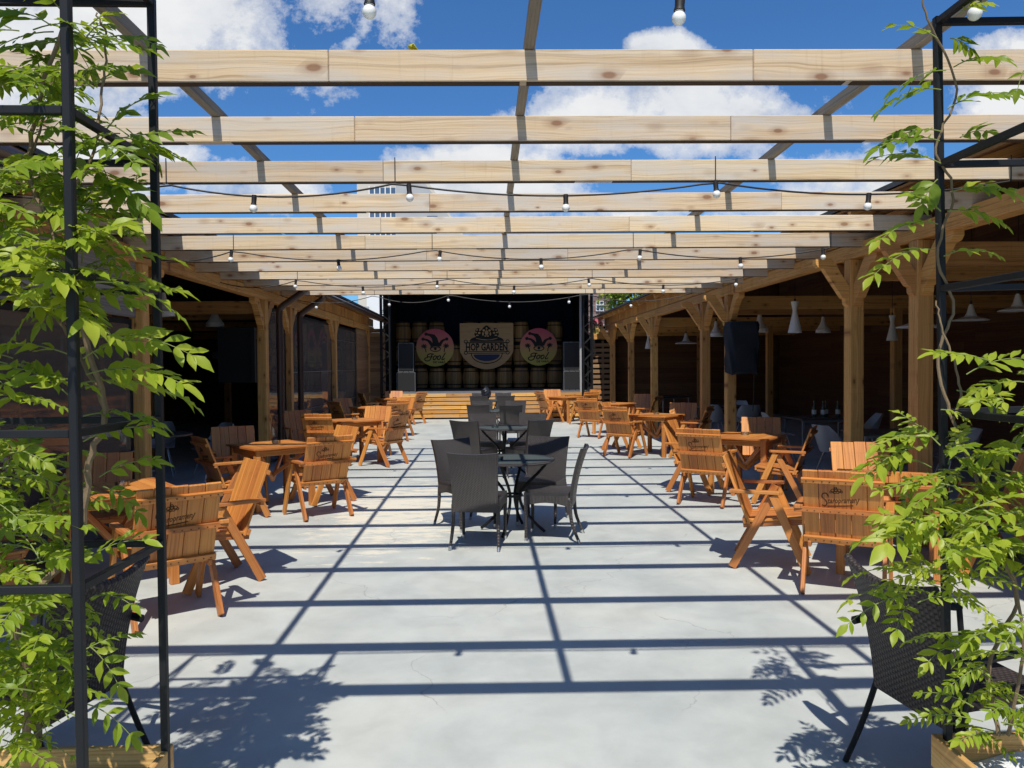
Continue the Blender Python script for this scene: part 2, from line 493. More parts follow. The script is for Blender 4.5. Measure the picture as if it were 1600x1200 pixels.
class MB:
    """collects boxes, bars, tubes, lathes and sheets into one mesh with grain coordinates"""
    def __init__(s):
        s.v, s.f, s.gc, s.ti, s.sm, s.mi = [], [], [], [], [], []
        s.slot = 0

    def add(s, vs, fs, gcs=None, tint=None, smooth=False):
        o = len(s.v)
        t = RNG.random() if tint is None else tint
        s.v.extend([tuple(v) for v in vs])
        s.f.extend([tuple(i + o for i in f) for f in fs])
        s.gc.extend(gcs if gcs else [tuple(v) for v in vs])
        s.ti.extend([t] * len(vs))
        s.sm.extend([smooth] * len(fs))
        s.mi.extend([s.slot] * len(fs))

    def box(s, c, size, rot=None, tint=None):
        sx, sy, sz = (d / 2 for d in size)
        loc = [(x, y, z) for x in (-sx, sx) for y in (-sy, sy) for z in (-sz, sz)]
        order = sorted(range(3), key=lambda i: -size[i])
        off = (RNG.random() * 40, RNG.random() * 40, RNG.random() * 40)
        gcs = [tuple(p[order[k]] + off[k] for k in range(3)) for p in loc]
        c = Vector(c)
        vs = [(rot @ Vector(p) if rot else Vector(p)) + c for p in loc]
        fs = [(0, 1, 3, 2), (4, 6, 7, 5), (0, 4, 5, 1), (2, 3, 7, 6), (0, 2, 6, 4), (1, 5, 7, 3)]
        s.add(vs, fs, gcs, tint)

    def bar(s, p0, p1, w, h, up=(0, 0, 1), tint=None):
        """square bar from p0 to p1; w sideways, h along 'up'"""
        p0, p1 = Vector(p0), Vector(p1)
        d = p1 - p0
        L = d.length
        x = d / L
        y = Vector(up).cross(x)
        if y.length < 1e-5:
            y = Vector((1, 0, 0)).cross(x)
        y.normalize()
        z = x.cross(y)
        rot = Matrix((x, y, z)).transposed()
        s.box((p0 + p1) / 2, (L, w, h), rot, tint)

    def tube(s, pts, rad, n=8, cap=True, tint=None):
        pts = [Vector(p) for p in pts]
        m = len(pts)
        if not hasattr(rad, '__len__'):
            rad = [rad] * m
        vs, gcs = [], []
        prev = None
        acc = 0
        off = RNG.random() * 30
        for i, p in enumerate(pts):
            d = (pts[min(i + 1, m - 1)] - pts[max(i - 1, 0)]).normalized()
            if prev is None:
                a = Vector((0, 0, 1)) if abs(d.z) < 0.9 else Vector((1, 0, 0))
                x = d.cross(a).normalized()
            else:
                x = (prev - d * prev.dot(d)).normalized()
            prev = x
            y = d.cross(x)
            if i:
                acc += (p - pts[i - 1]).length
            for k in range(n):
                a = 2 * math.pi * k / n
                vs.append(p + (x * math.cos(a) + y * math.sin(a)) * rad[i])
                gcs.append((acc + off, rad[i] * math.cos(a), rad[i] * math.sin(a)))
        fs = [(i * n + k, i * n + (k + 1) % n, (i + 1) * n + (k + 1) % n, (i + 1) * n + k) for i in range(m - 1) for k in range(n)]
        if cap:
            fs.append(tuple(range(n - 1, -1, -1)))
            fs.append(tuple((m - 1) * n + k for k in range(n)))
        s.add(vs, fs, gcs, tint, True)

    def lathe(s, prof, c=(0, 0, 0), n=20, tint=None, rot=None, close=True):
        """prof: list of (radius, z)"""
        c = Vector(c)
        vs, gcs = [], []
        for (r, z) in prof:
            for k in range(n):
                a = 2 * math.pi * k / n
                p = Vector((r * math.cos(a), r * math.sin(a), z))
                vs.append((rot @ p if rot else p) + c)
                gcs.append((z, r * math.cos(a), r * math.sin(a)))
        m = len(prof)
        fs = [(i * n + k, i * n + (k + 1) % n, (i + 1) * n + (k + 1) % n, (i + 1) * n + k) for i in range(m - 1) for k in range(n)]
        if close:
            fs.append(tuple(range(n - 1, -1, -1)))
            fs.append(tuple((m - 1) * n + k for k in range(n)))
        s.add(vs, fs, gcs, tint, True)

    def prism(s, poly, place, t, tint=None, gcf=None):
        """poly (a,b) extruded by t; place maps (a,b,c)->xyz"""
        n = len(poly)
        off = (RNG.random() * 30, RNG.random() * 30)
        vs = [place(a, b, -t / 2) for a, b in poly] + [place(a, b, t / 2) for a, b in poly]
        gcs = [((gcf(a, b)) if gcf else (a + off[0], b + off[1], 0.0)) for a, b in poly] * 2
        fs = [tuple(range(n - 1, -1, -1)), tuple(range(n, 2 * n))] + [(i, (i + 1) % n, n + (i + 1) % n, n + i) for i in range(n)]
        s.add(vs, fs, gcs, tint)

    def sheet(s, fn, nu, nv, th, gcs=1.0, tint=None, su=1.0, sv=1.0):
        """closed slab over fn(u,v) -> (point, normal), u,v in 0..1; su, sv its size for the weave"""
        top, bot, g = [], [], []
        for i in range(nu + 1):
            for j in range(nv + 1):
                p, nn = fn(i / nu, j / nv)
                top.append(Vector(p) + Vector(nn) * th / 2)
                bot.append(Vector(p) - Vector(nn) * th / 2)
                g.append((i / nu * su + 20, j / nv * sv + 20, 0))
        w = nv + 1
        N = len(top)
        fs = []
        for i in range(nu):
            for j in range(nv):
                a, b, c, d = i * w + j, (i + 1) * w + j, (i + 1) * w + j + 1, i * w + j + 1
                fs.append((a, b, c, d))
                fs.append((N + d, N + c, N + b, N + a))
        for i in range(nu):
            a, b = i * w, (i + 1) * w
            fs.append((b, a, N + a, N + b))
            a, b = i * w + nv, (i + 1) * w + nv
            fs.append((a, b, N + b, N + a))
        for j in range(nv):
            a, b = j, j + 1
            fs.append((a, b, N + b, N + a))
            a, b = nu * w + j, nu * w + j + 1
            fs.append((b, a, N + a, N + b))
        s.add(top + bot, fs, g + g, tint, True)

    def build(s, name, mat, parent=None, loc=None, bevel=0.0, sharp=False):
        me = bpy.data.meshes.new(name)
        me.from_pydata(s.v, [], s.f)
        a = me.attributes.new('gc', 'FLOAT_VECTOR', 'POINT')
        a.data.foreach_set('vector', [c for p in s.gc for c in p])
        a = me.attributes.new('tint', 'FLOAT', 'POINT')
        a.data.foreach_set('value', s.ti)
        me.polygons.foreach_set('use_smooth', s.sm)
        for mm in (mat if isinstance(mat, (list, tuple)) else [mat]):
            me.materials.append(MAT[mm])
        me.polygons.foreach_set('material_index', s.mi)
        me.update()
        if any(s.sm):
            try:
                me.set_sharp_from_angle(angle=R(40))
            except Exception:
                pass
        o = bpy.data.objects.new(name, me)
        COL.objects.link(o)
        if parent:
            o.parent = parent
        if loc:
            o.location = loc
        if bevel:
            md = o.modifiers.new('edge', 'BEVEL')
            md.width = bevel
            md.segments = 1
            md.limit_method = 'ANGLE'
            md.angle_limit = R(50)
        return o


def tag(o, label=None, cat=None, group=None, kind=None):
    if label:
        o['label'] = label
    if cat:
        o['category'] = cat
    if group:
        o['group'] = group
    if kind:
        o['kind'] = kind
    return o


def empty(name, loc=(0, 0, 0), rz=0.0):
    o = bpy.data.objects.new(name, None)
    o.empty_display_size = 0.1
    COL.objects.link(o)
    o.location = loc
    o.rotation_euler = (0, 0, rz)
    return o


def dup(root, loc, rz=0.0, label=None, group=None, scale=None):
    def rec(o, par):
        c = o.copy()
        COL.objects.link(c)
        if par:
            c.parent = par
        for ch in o.children:
            rec(ch, c)
        return c
    r = rec(root, None)
    r.location = loc
    r.rotation_euler = (0, 0, rz)
    if scale:
        r.scale = scale
    if label:
        r['label'] = label
    if group:
        r['group'] = group
    return r


def face(fx, fy):                 # rotation that turns local +Y to the direction (fx, fy)
    return math.atan2(-fx, fy)


def text_mesh(body, size, sx=1.0, shear=0.0, offset=0.0, extrude=0.002, align='CENTER'):
    cu = bpy.data.curves.new('text', 'FONT')
    cu.body = body
    cu.size = size
    cu.shear = shear
    cu.offset = offset
    cu.extrude = extrude
    cu.align_x = align
    cu.align_y = 'CENTER'
    cu.resolution_u = 2
    ob = bpy.data.objects.new('text', cu)
    COL.objects.link(ob)
    dg = bpy.context.evaluated_depsgraph_get()
    me = bpy.data.meshes.new_from_object(ob.evaluated_get(dg))
    vs = [(v.co.x * sx, v.co.y, v.co.z) for v in me.vertices]
    fs = [tuple(p.vertices) for p in me.polygons]
    bpy.data.objects.remove(ob)
    bpy.data.curves.remove(cu)
    bpy.data.meshes.remove(me)
    return vs, fs


def circle(r, n=28, cx=0, cy=0, a0=0, a1=2 * math.pi, endp=False):
    m = n if not endp else n + 1
    return [(cx + r * math.cos(a0 + (a1 - a0) * k / n), cy + r * math.sin(a0 + (a1 - a0) * k / n)) for k in range(m)]


def stroke(mb, pts, w, place, t=0.004):
    """flat ribbon stroke along 2-D points (for drawn lettering)"""
    for i in range(len(pts) - 1):
        a, b = Vector(pts[i]), Vector(pts[i + 1])
        d = (b - a)
        if d.length < 1e-6:
            continue
        d.normalize()
        n = Vector((-d.y, d.x)) * w / 2
        e = d * w * 0.35
        mb.prism([tuple(a - n - e), tuple(b - n + e), tuple(b + n + e), tuple(a + n - e)], place, t + 0.0006 * (i % 2))


def smooth_pts(pts, n=6):
    """Catmull-Rom through 2-D or 3-D points"""
    P_ = [Vector(p) for p in pts]
    P_ = [P_[0] * 2 - P_[1]] + P_ + [P_[-1] * 2 - P_[-2]]
    out = []
    for i in range(1, len(P_) - 2):
        p0, p1, p2, p3 = P_[i - 1:i + 3]
        for k in range(n):
            t = k / n
            out.append(0.5 * ((2 * p1) + (p2 - p0) * t + (2 * p0 - 5 * p1 + 4 * p2 - p3) * t * t + (3 * p1 - p0 - 3 * p2 + p3) * t ** 3))
    out.append(P_[-2])
    return out


# ------------------------------------------------------------------ the ground
g = MB()
g.add([(-300, -60, 0), (300, -60, 0), (300, 600, 0), (-300, 600, 0)], [(0, 1, 2, 3)])
tag(g.build('ground', 'floor'), kind='structure')

# ------------------------------------------------------------------ pergola
BD = [1.95, 2.55, 3.40, 4.28, 5.11, 6.02, 6.89, 7.77, 8.62, 9.49, 10.38, 11.37, 12.37, 13.36]
BH = [1.236, 1.236, 1.235, 1.232, 1.210, 1.197, 1.184, 1.175, 1.171, 1.170, 1.174, 1.194, 1.220, 1.236]
SKEW = 0.0194
BZ = 0.138
perg = empty('pergola', (0, 1.95, 0))
tag(perg, 'pale weathered timber pergola of long cross beams spanning the courtyard between both roofs', 'pergola')
for i, (d, h) in enumerate(zip(BD, BH)):
    m = MB()
    z = CAMZ + h + BZ / 2
    # two or three boards butt-jointed end to end along the beam
    cuts = [-3.78, RNG.uniform(-1.9, -0.4), RNG.uniform(0.7, 2.4), 4.02]
    for a, b in zip(cuts[:-1], cuts[1:]):
        m.bar((a + 0.0008, -SKEW * a, z), (b - 0.0008, -SKEW * b, z), 0.055, BZ, tint=RNG.uniform(0.2, 0.9))
    bo = m.build('cross_beam', 'beam', perg, (0, d - 1.95, 0), bevel=0.004)
    m = MB()                        # the undersides carry long dark brown strips with gaps between
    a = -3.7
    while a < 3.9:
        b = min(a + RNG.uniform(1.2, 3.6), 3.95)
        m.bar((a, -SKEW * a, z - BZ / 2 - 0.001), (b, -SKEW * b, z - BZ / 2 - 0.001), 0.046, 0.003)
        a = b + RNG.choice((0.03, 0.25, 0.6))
    m.build('underside_strip', 'dark_brown', bo)
for x in (-1.46, 0.205, 1.90):
    m = MB()
    pts = [(x, BD[0] - 1.95 - 0.05, CAMZ + BH[0] + BZ + 0.026)]
    pts += [(x, d - 1.95, CAMZ + h + BZ + 0.026) for d, h in zip(BD, BH)][1:-1]
    pts += [(x, BD[-1] - 1.95 + 0.08, CAMZ + BH[-1] + BZ + 0.026)]
    for a, b in zip(pts[:-1], pts[1:]):
        m.bar(a, b, 0.045, 0.05)
    m.build('purlin', 'purlin', perg)

# ------------------------------------------------------------------ string lights under every third beam


def string_lights(idx, bulbs, ties, sag, label, r=0.026):
    d = BD[idx] + 0.0
    zt = CAMZ + BH[idx] - 0.012
    root = empty('string_lights', (0, d, zt))
    tag(root, label, 'string lights', 'strings of bulbs hung across the courtyard')

    def zc(x):
        for a, b in zip(ties[:-1], ties[1:]):
            if a <= x <= b:
                t = (x - a) / (b - a)
                return -sag * 4 * t * (1 - t)
        return 0.0
    m = MB()
    xs = []
    x = ties[0]
    while x < ties[-1]:
        xs.append(x)
        x += 0.12
    xs.append(ties[-1])
    m.tube([(x, -SKEW * x - 0.03, zc(x)) for x in xs], 0.0065 if idx > 1 else 0.008, 6)
    m.build('cable', 'rubber', root)
    for tx in ties:
        m = MB()
        m.box((tx, -SKEW * tx - 0.031, 0.085), (0.006, 0.004, 0.17))
        m.build('cable_tie', 'rubber', root)
    for bx in bulbs:
        z0 = zc(bx)
        tilt = Matrix.Rotation(RNG.uniform(-0.12, 0.12), 3, 'Y')
        c = (bx, -SKEW * bx - 0.03, z0)
        m = MB()
        m.lathe([(0.004, 0.010), (0.016, 0.008), (0.017, -0.01), (0.016, -0.042), (0.019, -0.053), (0.004, -0.055)], c, 12, rot=tilt)
        so = m.build('socket', 'rubber', root)
        m = MB()
        pr = [(0.001, -0.055 - 2 * r)]
        for k in range(1, 9):
            a = math.pi * k / 9.0
            pr.append((r * math.sin(a), -0.055 - r - r * math.cos(a) + 0.001))
        pr.append((0.014, -0.054))
        m.lathe(sorted(pr, key=lambda q: q[1]), c, 14, rot=tilt)
        m.build('bulb', 'bulb', so)


string_lights(1, [-2.40, -0.362, 0.645, 1.62, 2.6], [-3.3, -1.85, -0.38, 1.45, 3.2], 0.022, 'nearest bulb string with two white bulbs hanging at the very top of view', 0.023)
string_lights(4, [-2.63, -1.50, -0.49, 0.54, 1.53, 2.55], [-3.6, -2.07, -0.58, 1.53, 3.5], 0.085, 'black bulb string with connector plugs crossing just behind the third full beam')
string_lights(7, [-2.52, -1.46, -0.44, 0.57, 1.57, 2.58, 3.42], [-3.6, -2.5, -0.52, 1.5, 3.5], 0.10, 'middle string of small bulbs crossing halfway down the pergola')
string_lights(10, [-2.52, -1.63, -0.63, 0.40, 1.40, 2.41, 3.40], [-3.6, -2.5, -0.5, 1.45, 3.5], 0.10, 'bulb string with a red connector hanging above the farther tables')
string_lights(13, [-2.9, -1.64, -0.63, 0.43, 1.46, 2.53], [-3.5, -1.9, -0.6, 1.75, 3.6], 0.13, 'farthest bulb string hanging in front of the dark stage opening')

# ------------------------------------------------------------------ pavilions
PX, ZP = 3.9, 2.885              # right post line, top of plate = underside of pergola beams


def brace_poly():
    # a board brace with a notched inner edge, in (along, z) from the post face
    return [(0, 0.0), (0.045, 0.035), (0.05, 0.085), (0.09, 0.10), (0.36, 0.405), (0.44, 0.42), (0.47, 0.455),
            (0.47, 0.50), (0.24, 0.50), (0, 0.22)]


def pavilion(name, label, side, px, posts, eave_x, d0, d1, depth, gable=True):
    """side +1 right, -1 left; built in world coordinates around an Empty at the first post"""
    root = empty(name, (px, posts[0], 0))
    tag(root, label, 'pavilion')
    ox, oy = px, posts[0]
    zb = ZP - 0.15
    for d in posts:
        m = MB()
        m.box((0, d - oy, zb / 2), (0.15, 0.15, zb))
        p = m.build('post', 'timber', root, bevel=0.008)
        for sgn in (-1, 1):
            m = MB()
            m.prism(brace_poly(), lambda a, b, c, d=d, sgn=sgn: Vector((c, d - oy + sgn * (0.075 + a), zb - 0.50 + b)), 0.09)
            m.build('brace', 'timber', p)
        m = MB()
        if side > 0:
          m.prism(brace_poly(), lambda a, b, c, d=d: Vector((-side * (0.075 + a * 0.75), d - oy + c, zb - 0.50 + b)), 0.08)
          m.build('brace', 'timber', p)
        # tie beam running inwards
        m = MB()
        m.box((side * (depth / 2 + 0.08), d - oy, zb - 0.12), (depth, 0.12, 0.20))
        m.build('tie_beam', 'timber', root)
        m = MB()
        m.box((side * depth * 0.48, d - oy + 0.0, (zb - 0.22) / 2), (0.13, 0.13, zb - 0.22))
        m.build('inner_post', 'timber', root)
    m = MB()
    seg = d0
    while seg < d1:
        e = min(seg + 4.0, d1)
        m.box((0, (seg + e) / 2 - oy, zb + 0.075), (0.15, e - seg - 0.002, 0.15))
        seg = e
    m.build('plate_beam', 'timber', root, bevel=0.005)
    m = MB()
    for k in range(int((d1 - 8.0) / 0.22)):
        m.box((-side * 0.06, 8.1 + 0.22 * k - oy, ZP + 0.125), (0.022, 0.215, 0.23))
    m.build('fascia', 'timber', root)
    # second beam above the pergola beams, carrying the rafters
    m = MB()
    m.box((side * 0.02, (d0 + d1) / 2 - oy, ZP + BZ + 0.03), (0.08, d1 - d0, 0.05))
    m.build('top_beam', 'timber', root)
    slope = 0.36
    ex = eave_x - ox
    ez = 3.13
    run = depth + abs(ex) + 0.35
    n = int((d1 - d0) / 0.85)
    rz0 = ez - 0.085
    for k in range(n + 1):
        y = d0 + 0.1 + k * (d1 - d0 - 0.2) / n - oy
        m = MB()
        m.bar((ex + side * 0.03, y, rz0 + 0.01), (ex + side * run, y, rz0 + slope * run), 0.06, 0.10)
        m.build('rafter', 'timber', root)
    # roof deck: board soffit below, felt above
    m = MB()
    for k in range(int(run / 0.16)):
        a0, a1 = k * 0.16, k * 0.16 + 0.157
        z0, z1 = ez - 0.018 + slope * a0, ez - 0.018 + slope * a1
        pts = [(ex + side * a0, z0), (ex + side * a1, z1), (ex + side * a1, z1 + 0.02), (ex + side * a0, z0 + 0.02)]
        m.prism(pts, lambda a, b, c: Vector((a, (d0 + d1) / 2 - oy + c, b)), d1 - d0, gcf=lambda a, b: (0, a * 3, b))
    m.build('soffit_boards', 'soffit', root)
    m = MB()
    pts = [(ex - side * 0.03, ez + 0.006), (ex + side * run, ez + 0.006 + slope * run), (ex + side * run, ez + 0.05 + slope * run), (ex - side * 0.03, ez + 0.05)]
    m.prism(pts, lambda a, b, c: Vector((a, (d0 + d1) / 2 - oy + c, b)), d1 - d0 + 0.1)
    m.build('roof_covering', 'roof', root)
    # back wall of lapped boards, end walls
    m = MB()
    z = 0.0
    while z < 4.6:
        y = d0
        while y < d1:
            e = min(y + RNG.uniform(2.6, 4.2), d1)
            m.box((side * (depth + 0.05 + 0.004 * (int(z / 0.17) % 2)), (y + e) / 2 - oy, z + 0.085), (0.03, e - y - 0.003, 0.168))
            y = e
        z += 0.17
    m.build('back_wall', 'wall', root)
    m = MB()
    zr = 3.13 - 0.01 + 0.36 * (depth + abs(eave_x - ox))
    m.box((side * (depth + 0.10), (d0 + d1) / 2 - oy, zr / 2), (0.02, d1 - d0 + 0.3, zr))
    for yy in (d0 - 0.09, d1 + 0.09):
        m.box((side * (depth / 2 + 0.12), yy - oy, 1.45), (depth + 0.02, 0.02, 2.9))
        m.prism([(side * 0.1, 2.9), (side * (depth + 0.1), 2.9), (side * (depth + 0.1), 5.0), (side * 0.6, 3.2)], lambda a, b, c, yy=yy: Vector((a, yy - oy + c, b)), 0.02)
    m.build('backing', 'wall', root)
    for yy in (d0 - 0.05, d1 + 0.05):
        m = MB()
        z = 0.0
        while z < 4.6:
            xa = 0.09 if z < 2.7 else max(0.09, (z + 0.17 - ez) / slope - abs(ex) + 0.12)
            m.box((side * (xa + depth) / 2, yy - oy, z + 0.085), (depth - xa, 0.03, 0.168))
            z += 0.17
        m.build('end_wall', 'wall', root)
    return root


RP = [6.75, 8.0, 12.1, 13.5, 17.6, 20.4, 23.4]
LPX = -3.6
LP = [5.2, 8.15, 12.6, 14.2, 18.4, 23.7]
pavilion('open_pavilion', 'long open timber pavilion on the right, dark inside and hung with white lamps',
         1, PX, RP, 3.50, 1.2, 24.6, 5.6)
pavilion('curtained_pavilion', 'timber pavilion on the left, partly closed by clear plastic curtains',
         -1, LPX, LP, -3.12, 1.2, 24.6, 5.2)


def vinyl(d0, d1, label, z0=0.06, z1=2.66, bars=2, x=LPX - 0.03):
    root = empty('plastic_curtain', (x, d0, 0))
    tag(root, label, 'curtain', 'clear curtains between the pavilion posts')
    L = d1 - d0

    def fn(u, v):
        w = 0.004 * math.sin(u * L * 5.0) * (0.4 + v)
        return (w, u * L, z0 + v * (z1 - z0)), (1, 0, 0)
    m = MB()
    m.sheet(fn, max(8, int(L * 8)), 6, 0.002)
    m.build('sheet', 'vinyl', root)
    m = MB()
    for y in [0.02, L - 0.02]:
        m.box((0, y, (z0 + z1) / 2), (0.018, 0.05, z1 - z0))
    m.box((0, L / 2, z1 - 0.025), (0.02, L, 0.05))
    m.build('hem', 'blackmat', root)
    for k in range(bars):
        m = MB()
        m.tube([(0.03, 0.02, 0.8 + 0.75 * k), (0.03, L - 0.02, 0.8 + 0.75 * k)], 0.006, 6)
        m.build('strap', 'steelgrey', root)


vinyl(14.32, 18.28, 'clear plastic curtain just behind the two brown downpipes')
vinyl(18.52, 21.6, 'clear plastic curtain farther along, reflecting the stage signs', bars=3)
vinyl(12.72, 14.1, 'narrow clear plastic curtain behind the first brown downpipe', bars=0)
vinyl(5.30, 8.02, 'nearest clear plastic curtain behind the leafy left trellis', z1=2.15, bars=1)

# grey board panel above the nearest curtain, wood siding at the far end
m = MB()
for k in range(4):
    m.box((0.01 * (k % 2), 1.4, 2.17 + 0.07 + 0.142 * k), (0.025, 2.75, 0.14))
tag(m.build('board_panel', 'greyboard', loc=(LPX, 5.27, 0)), 'grey weathered board panel above the nearest plastic curtain', 'panel')
m = MB()
z = 0.02
while z < 2.7:
    m.box((0, 0.9, z + 0.06), (0.03, 2.1, 0.118))
    m.box((0.24, 1.98, z + 0.06), (0.56, 0.03, 0.118))
    z += 0.121
m.box((0.24, 2.03, 1.35), (0.55, 0.02, 2.66))
m.box((-0.04, 0.9, 1.35), (0.02, 2.1, 2.66))
tag(m.build('board_wall', 'pallet', loc=(LPX + 0.02, 21.72, 0)), 'brown board wall at the far end beside the left truss tower', 'wall')


def pipe(d, x, label):
    root = empty('downpipe', (x, d, 0))
    tag(root, label, 'downpipe', 'brown downpipes from the left gutter')
    m = MB()
    m.tube(smooth_pts([(0.45, 0, 3.02), (0.43, 0, 2.93), (0.25, 0, 2.80), (0.05, 0, 2.66), (0, 0, 2.55), (0, 0, 2.2)], 4) + [(0, 0, 1.1), (0, 0, 0.02)], 0.055, 12)
    m.build('pipe', 'pipe', root)
    for z in (0.9, 2.0):
        m = MB()
        m.lathe([(0.056, z - 0.02), (0.064, z - 0.02), (0.064, z + 0.02), (0.056, z + 0.02)], n=14, close=False)
        m.build('clamp', 'pipe', root)


pipe(12.95, -3.42, 'brown downpipe nearer to the big black screen')
pipe(14.5, -3.45, 'brown downpipe farther from the big black screen')
m = MB()
m.tube([(0, 0, 0), (0, 22.5, 0.0)], 0.055, 10)
tag(m.build('gutter', 'pipe', loc=(-3.07, 1.8, 3.04)), 'brown rain gutter along the left roof edge', 'gutter')

# ------------------------------------------------------------------ stage
DS = 23.7                         # stage front
ZS = 0.84                         # deck height
st = empty('stage', (0, DS, 0))
tag(st, 'low black covered stage with a front of varnished horizontal boards at the courtyard end', 'stage')
m = MB()
m.box((0.05, 2.2, ZS - 0.03), (6.3, 4.3, 0.06))
m.build('deck', 'steelgrey', st)
m = MB()
for k in range(6):
    z = 0.055 + k * 0.128
    x = -3.05
    yo = -0.012 * (5 - k) * 0 - 0.01
    while x < 3.1:
        e = min(x + RNG.uniform(0.9, 2.4), 3.15)
        m.box(((x + e) / 2, yo + RNG.uniform(-0.008, 0.008), z + 0.05), (e - x - 0.004, 0.028, 0.104))
        x = e
m.build('front_boards', 'stage', st)
m = MB()
m.box((0.05, 0.06, 0.40), (6.2, 0.04, 0.78))
m.build('front_frame', 'blackmat', st)
m = MB()
m.box((0.05, 4.3, 2.6), (6.4, 0.06, 3.7))
m.build('back_curtain', 'cloth', st)
for sx in (-3.12, 3.22):
    m = MB()
    m.box((sx, 2.25, 2.62), (0.05, 4.0, 3.6))
    m.build('side_curtain', 'blackmat', st)
m = MB()
m.box((0.05, 1.6, 4.12), (6.5, 5.6, 0.10))
m.box((0.05, -1.1, 3.98), (6.2, 0.05, 0.20))  # overhang and front lip added out of view to darken the stage inside
m.build('shading_canopy', 'blackmat', st)
m = MB()
for z in (1.62, 2.42):
    m.box((0.1, 3.45, z), (5.9, 0.62, 0.03))
m.build('barrel_shelf', 'blackmat', st)

# barrels
ORD = ['first', 'second', 'third', 'fourth', 'fifth', 'sixth', 'seventh', 'eighth', 'ninth', 'tenth']
proto = None
for r, z in enumerate((ZS, 1.637, 2.437)):
    for c in range(10):
        if r == 2 and c in (3, 8):
            continue
        x = -2.884 + 0.594 * c
        lab = 'oak barrel, %s from the left in the %s row behind the stage signs' % (ORD[c], ('bottom', 'middle', 'top')[r])
        if proto is None:
            proto = empty('barrel', (x, 27.15, z))
            tag(proto, lab, 'barrel', 'barrels stacked at the back of the stage')
            m = MB()
            n = 22
            H = 0.76
            for k in range(n):          # staves with a groove between them
                a0, a1 = 2 * math.pi * (k + 0.04) / n, 2 * math.pi * (k + 0.96) / n
                vs, gc = [], []
                off = RNG.random() * 20
                for j in range(9):
                    t = j / 8
                    rr = 0.238 + 0.055 * math.sin(math.pi * t)
                    for a in (a0, a1):
                        vs.append((rr * math.cos(a), rr * math.sin(a), t * H))
                        gc.append((t * H + off, a * 0.25, off))
                m.add(vs, [(2 * j, 2 * j + 1, 2 * j + 3, 2 * j + 2) for j in range(8)], gc, None, False)
            m.lathe([(0.231 + 0.055 * math.sin(math.pi * j / 8), H * j / 8) for j in range(9)], n=22, tint=0.1)
            m.build('staves', 'barrel', proto)
            for t in (0.03, 0.20, 0.80, 0.97):
                m = MB()
                rr = 0.240 + 0.055 * math.sin(math.pi * t)
                r0 = 0.240 + 0.055 * math.sin(math.pi * (t - 0.022))
                r1 = 0.240 + 0.055 * math.sin(math.pi * (t + 0.022))
                m.lathe([(r0 + 0.001, H * t - 0.018), (r0 + 0.005, H * t - 0.018), (r1 + 0.005, H * t + 0.018), (r1 + 0.001, H * t + 0.018)], n=26, close=False)
                m.build('hoop', 'iron', proto)
        else:
            dup(proto, (x, 27.15 + RNG.uniform(-0.02, 0.02), z), RNG.uniform(0, 6.28), lab)


# signs: a right, b up, c towards the viewer
def front(cx, cy, cz):
    return lambda a, b, c: Vector((a, -c, b))


hs = empty('shield_sign', (0.06, 26.62, 2.315))
tag(hs, 'large wooden shield sign reading HOP GARDEN with hop cones and a navy half disc', 'sign')
U = 0.00186
pl0 = lambda a, b, c: Vector((a, -c, b))


def at_depth(dd):
    return lambda a, b, c: Vector((a, -(c + dd), b))


q = lambda x, y: ((x - 612) * U, (615 - y) * U)
poly = [q(115, 185), q(1110, 185)]
a_end = math.atan2(700 - 514.5, 497)
for k in range(29):
    a = a_end + (math.pi - 2 * a_end) * k / 28
    poly.append(q(612 + 530 * math.cos(a), 514.5 + 530 * math.sin(a)))
m = MB()
m.prism(poly[::-1], pl0, 0.04, gcf=lambda a, b: (a, b * 1.0, 0.3))
m.build('panel', 'signwood', hs)
fr = at_depth(0.026)
m = MB()
vs, fs = text_mesh('HOP GARDEN', 0.34, 0.60, 0, 0.012, 0.003)
w = max(v[0] for v in vs) - min(v[0] for v in vs)
k = 1.44 / w
oz = (615 - 638) * U
m.add([(v[0] * k, -(v[2] + 0.026), v[1] + oz) for v in vs], fs)
m.build('lettering', 'black', hs)
m = MB()
for (x0, x1, y0, y1) in ((215, 1010, 540, 560), (300, 930, 515, 533), (215, 1010, 708, 722), (270, 955, 738, 752)):
    m.prism([q(x0, y1), q(x1, y1), q(x1, y0), q(x0, y0)], fr, 0.006)
for (cx, cy) in ((225, 528), (1002, 528), (225, 735), (1000, 735)):
    ring = circle(30 * U, 14, *q(cx, cy)) 
    stroke(m, ring + ring[:1], 14 * U, fr, 0.006)
# half-disc outline
arc = [q(612 + 288 * math.cos(a), 745 + 190 * math.sin(a)) for a in [math.pi * i / 24 for i in range(25)]]
stroke(m, arc, 17 * U, fr, 0.006)
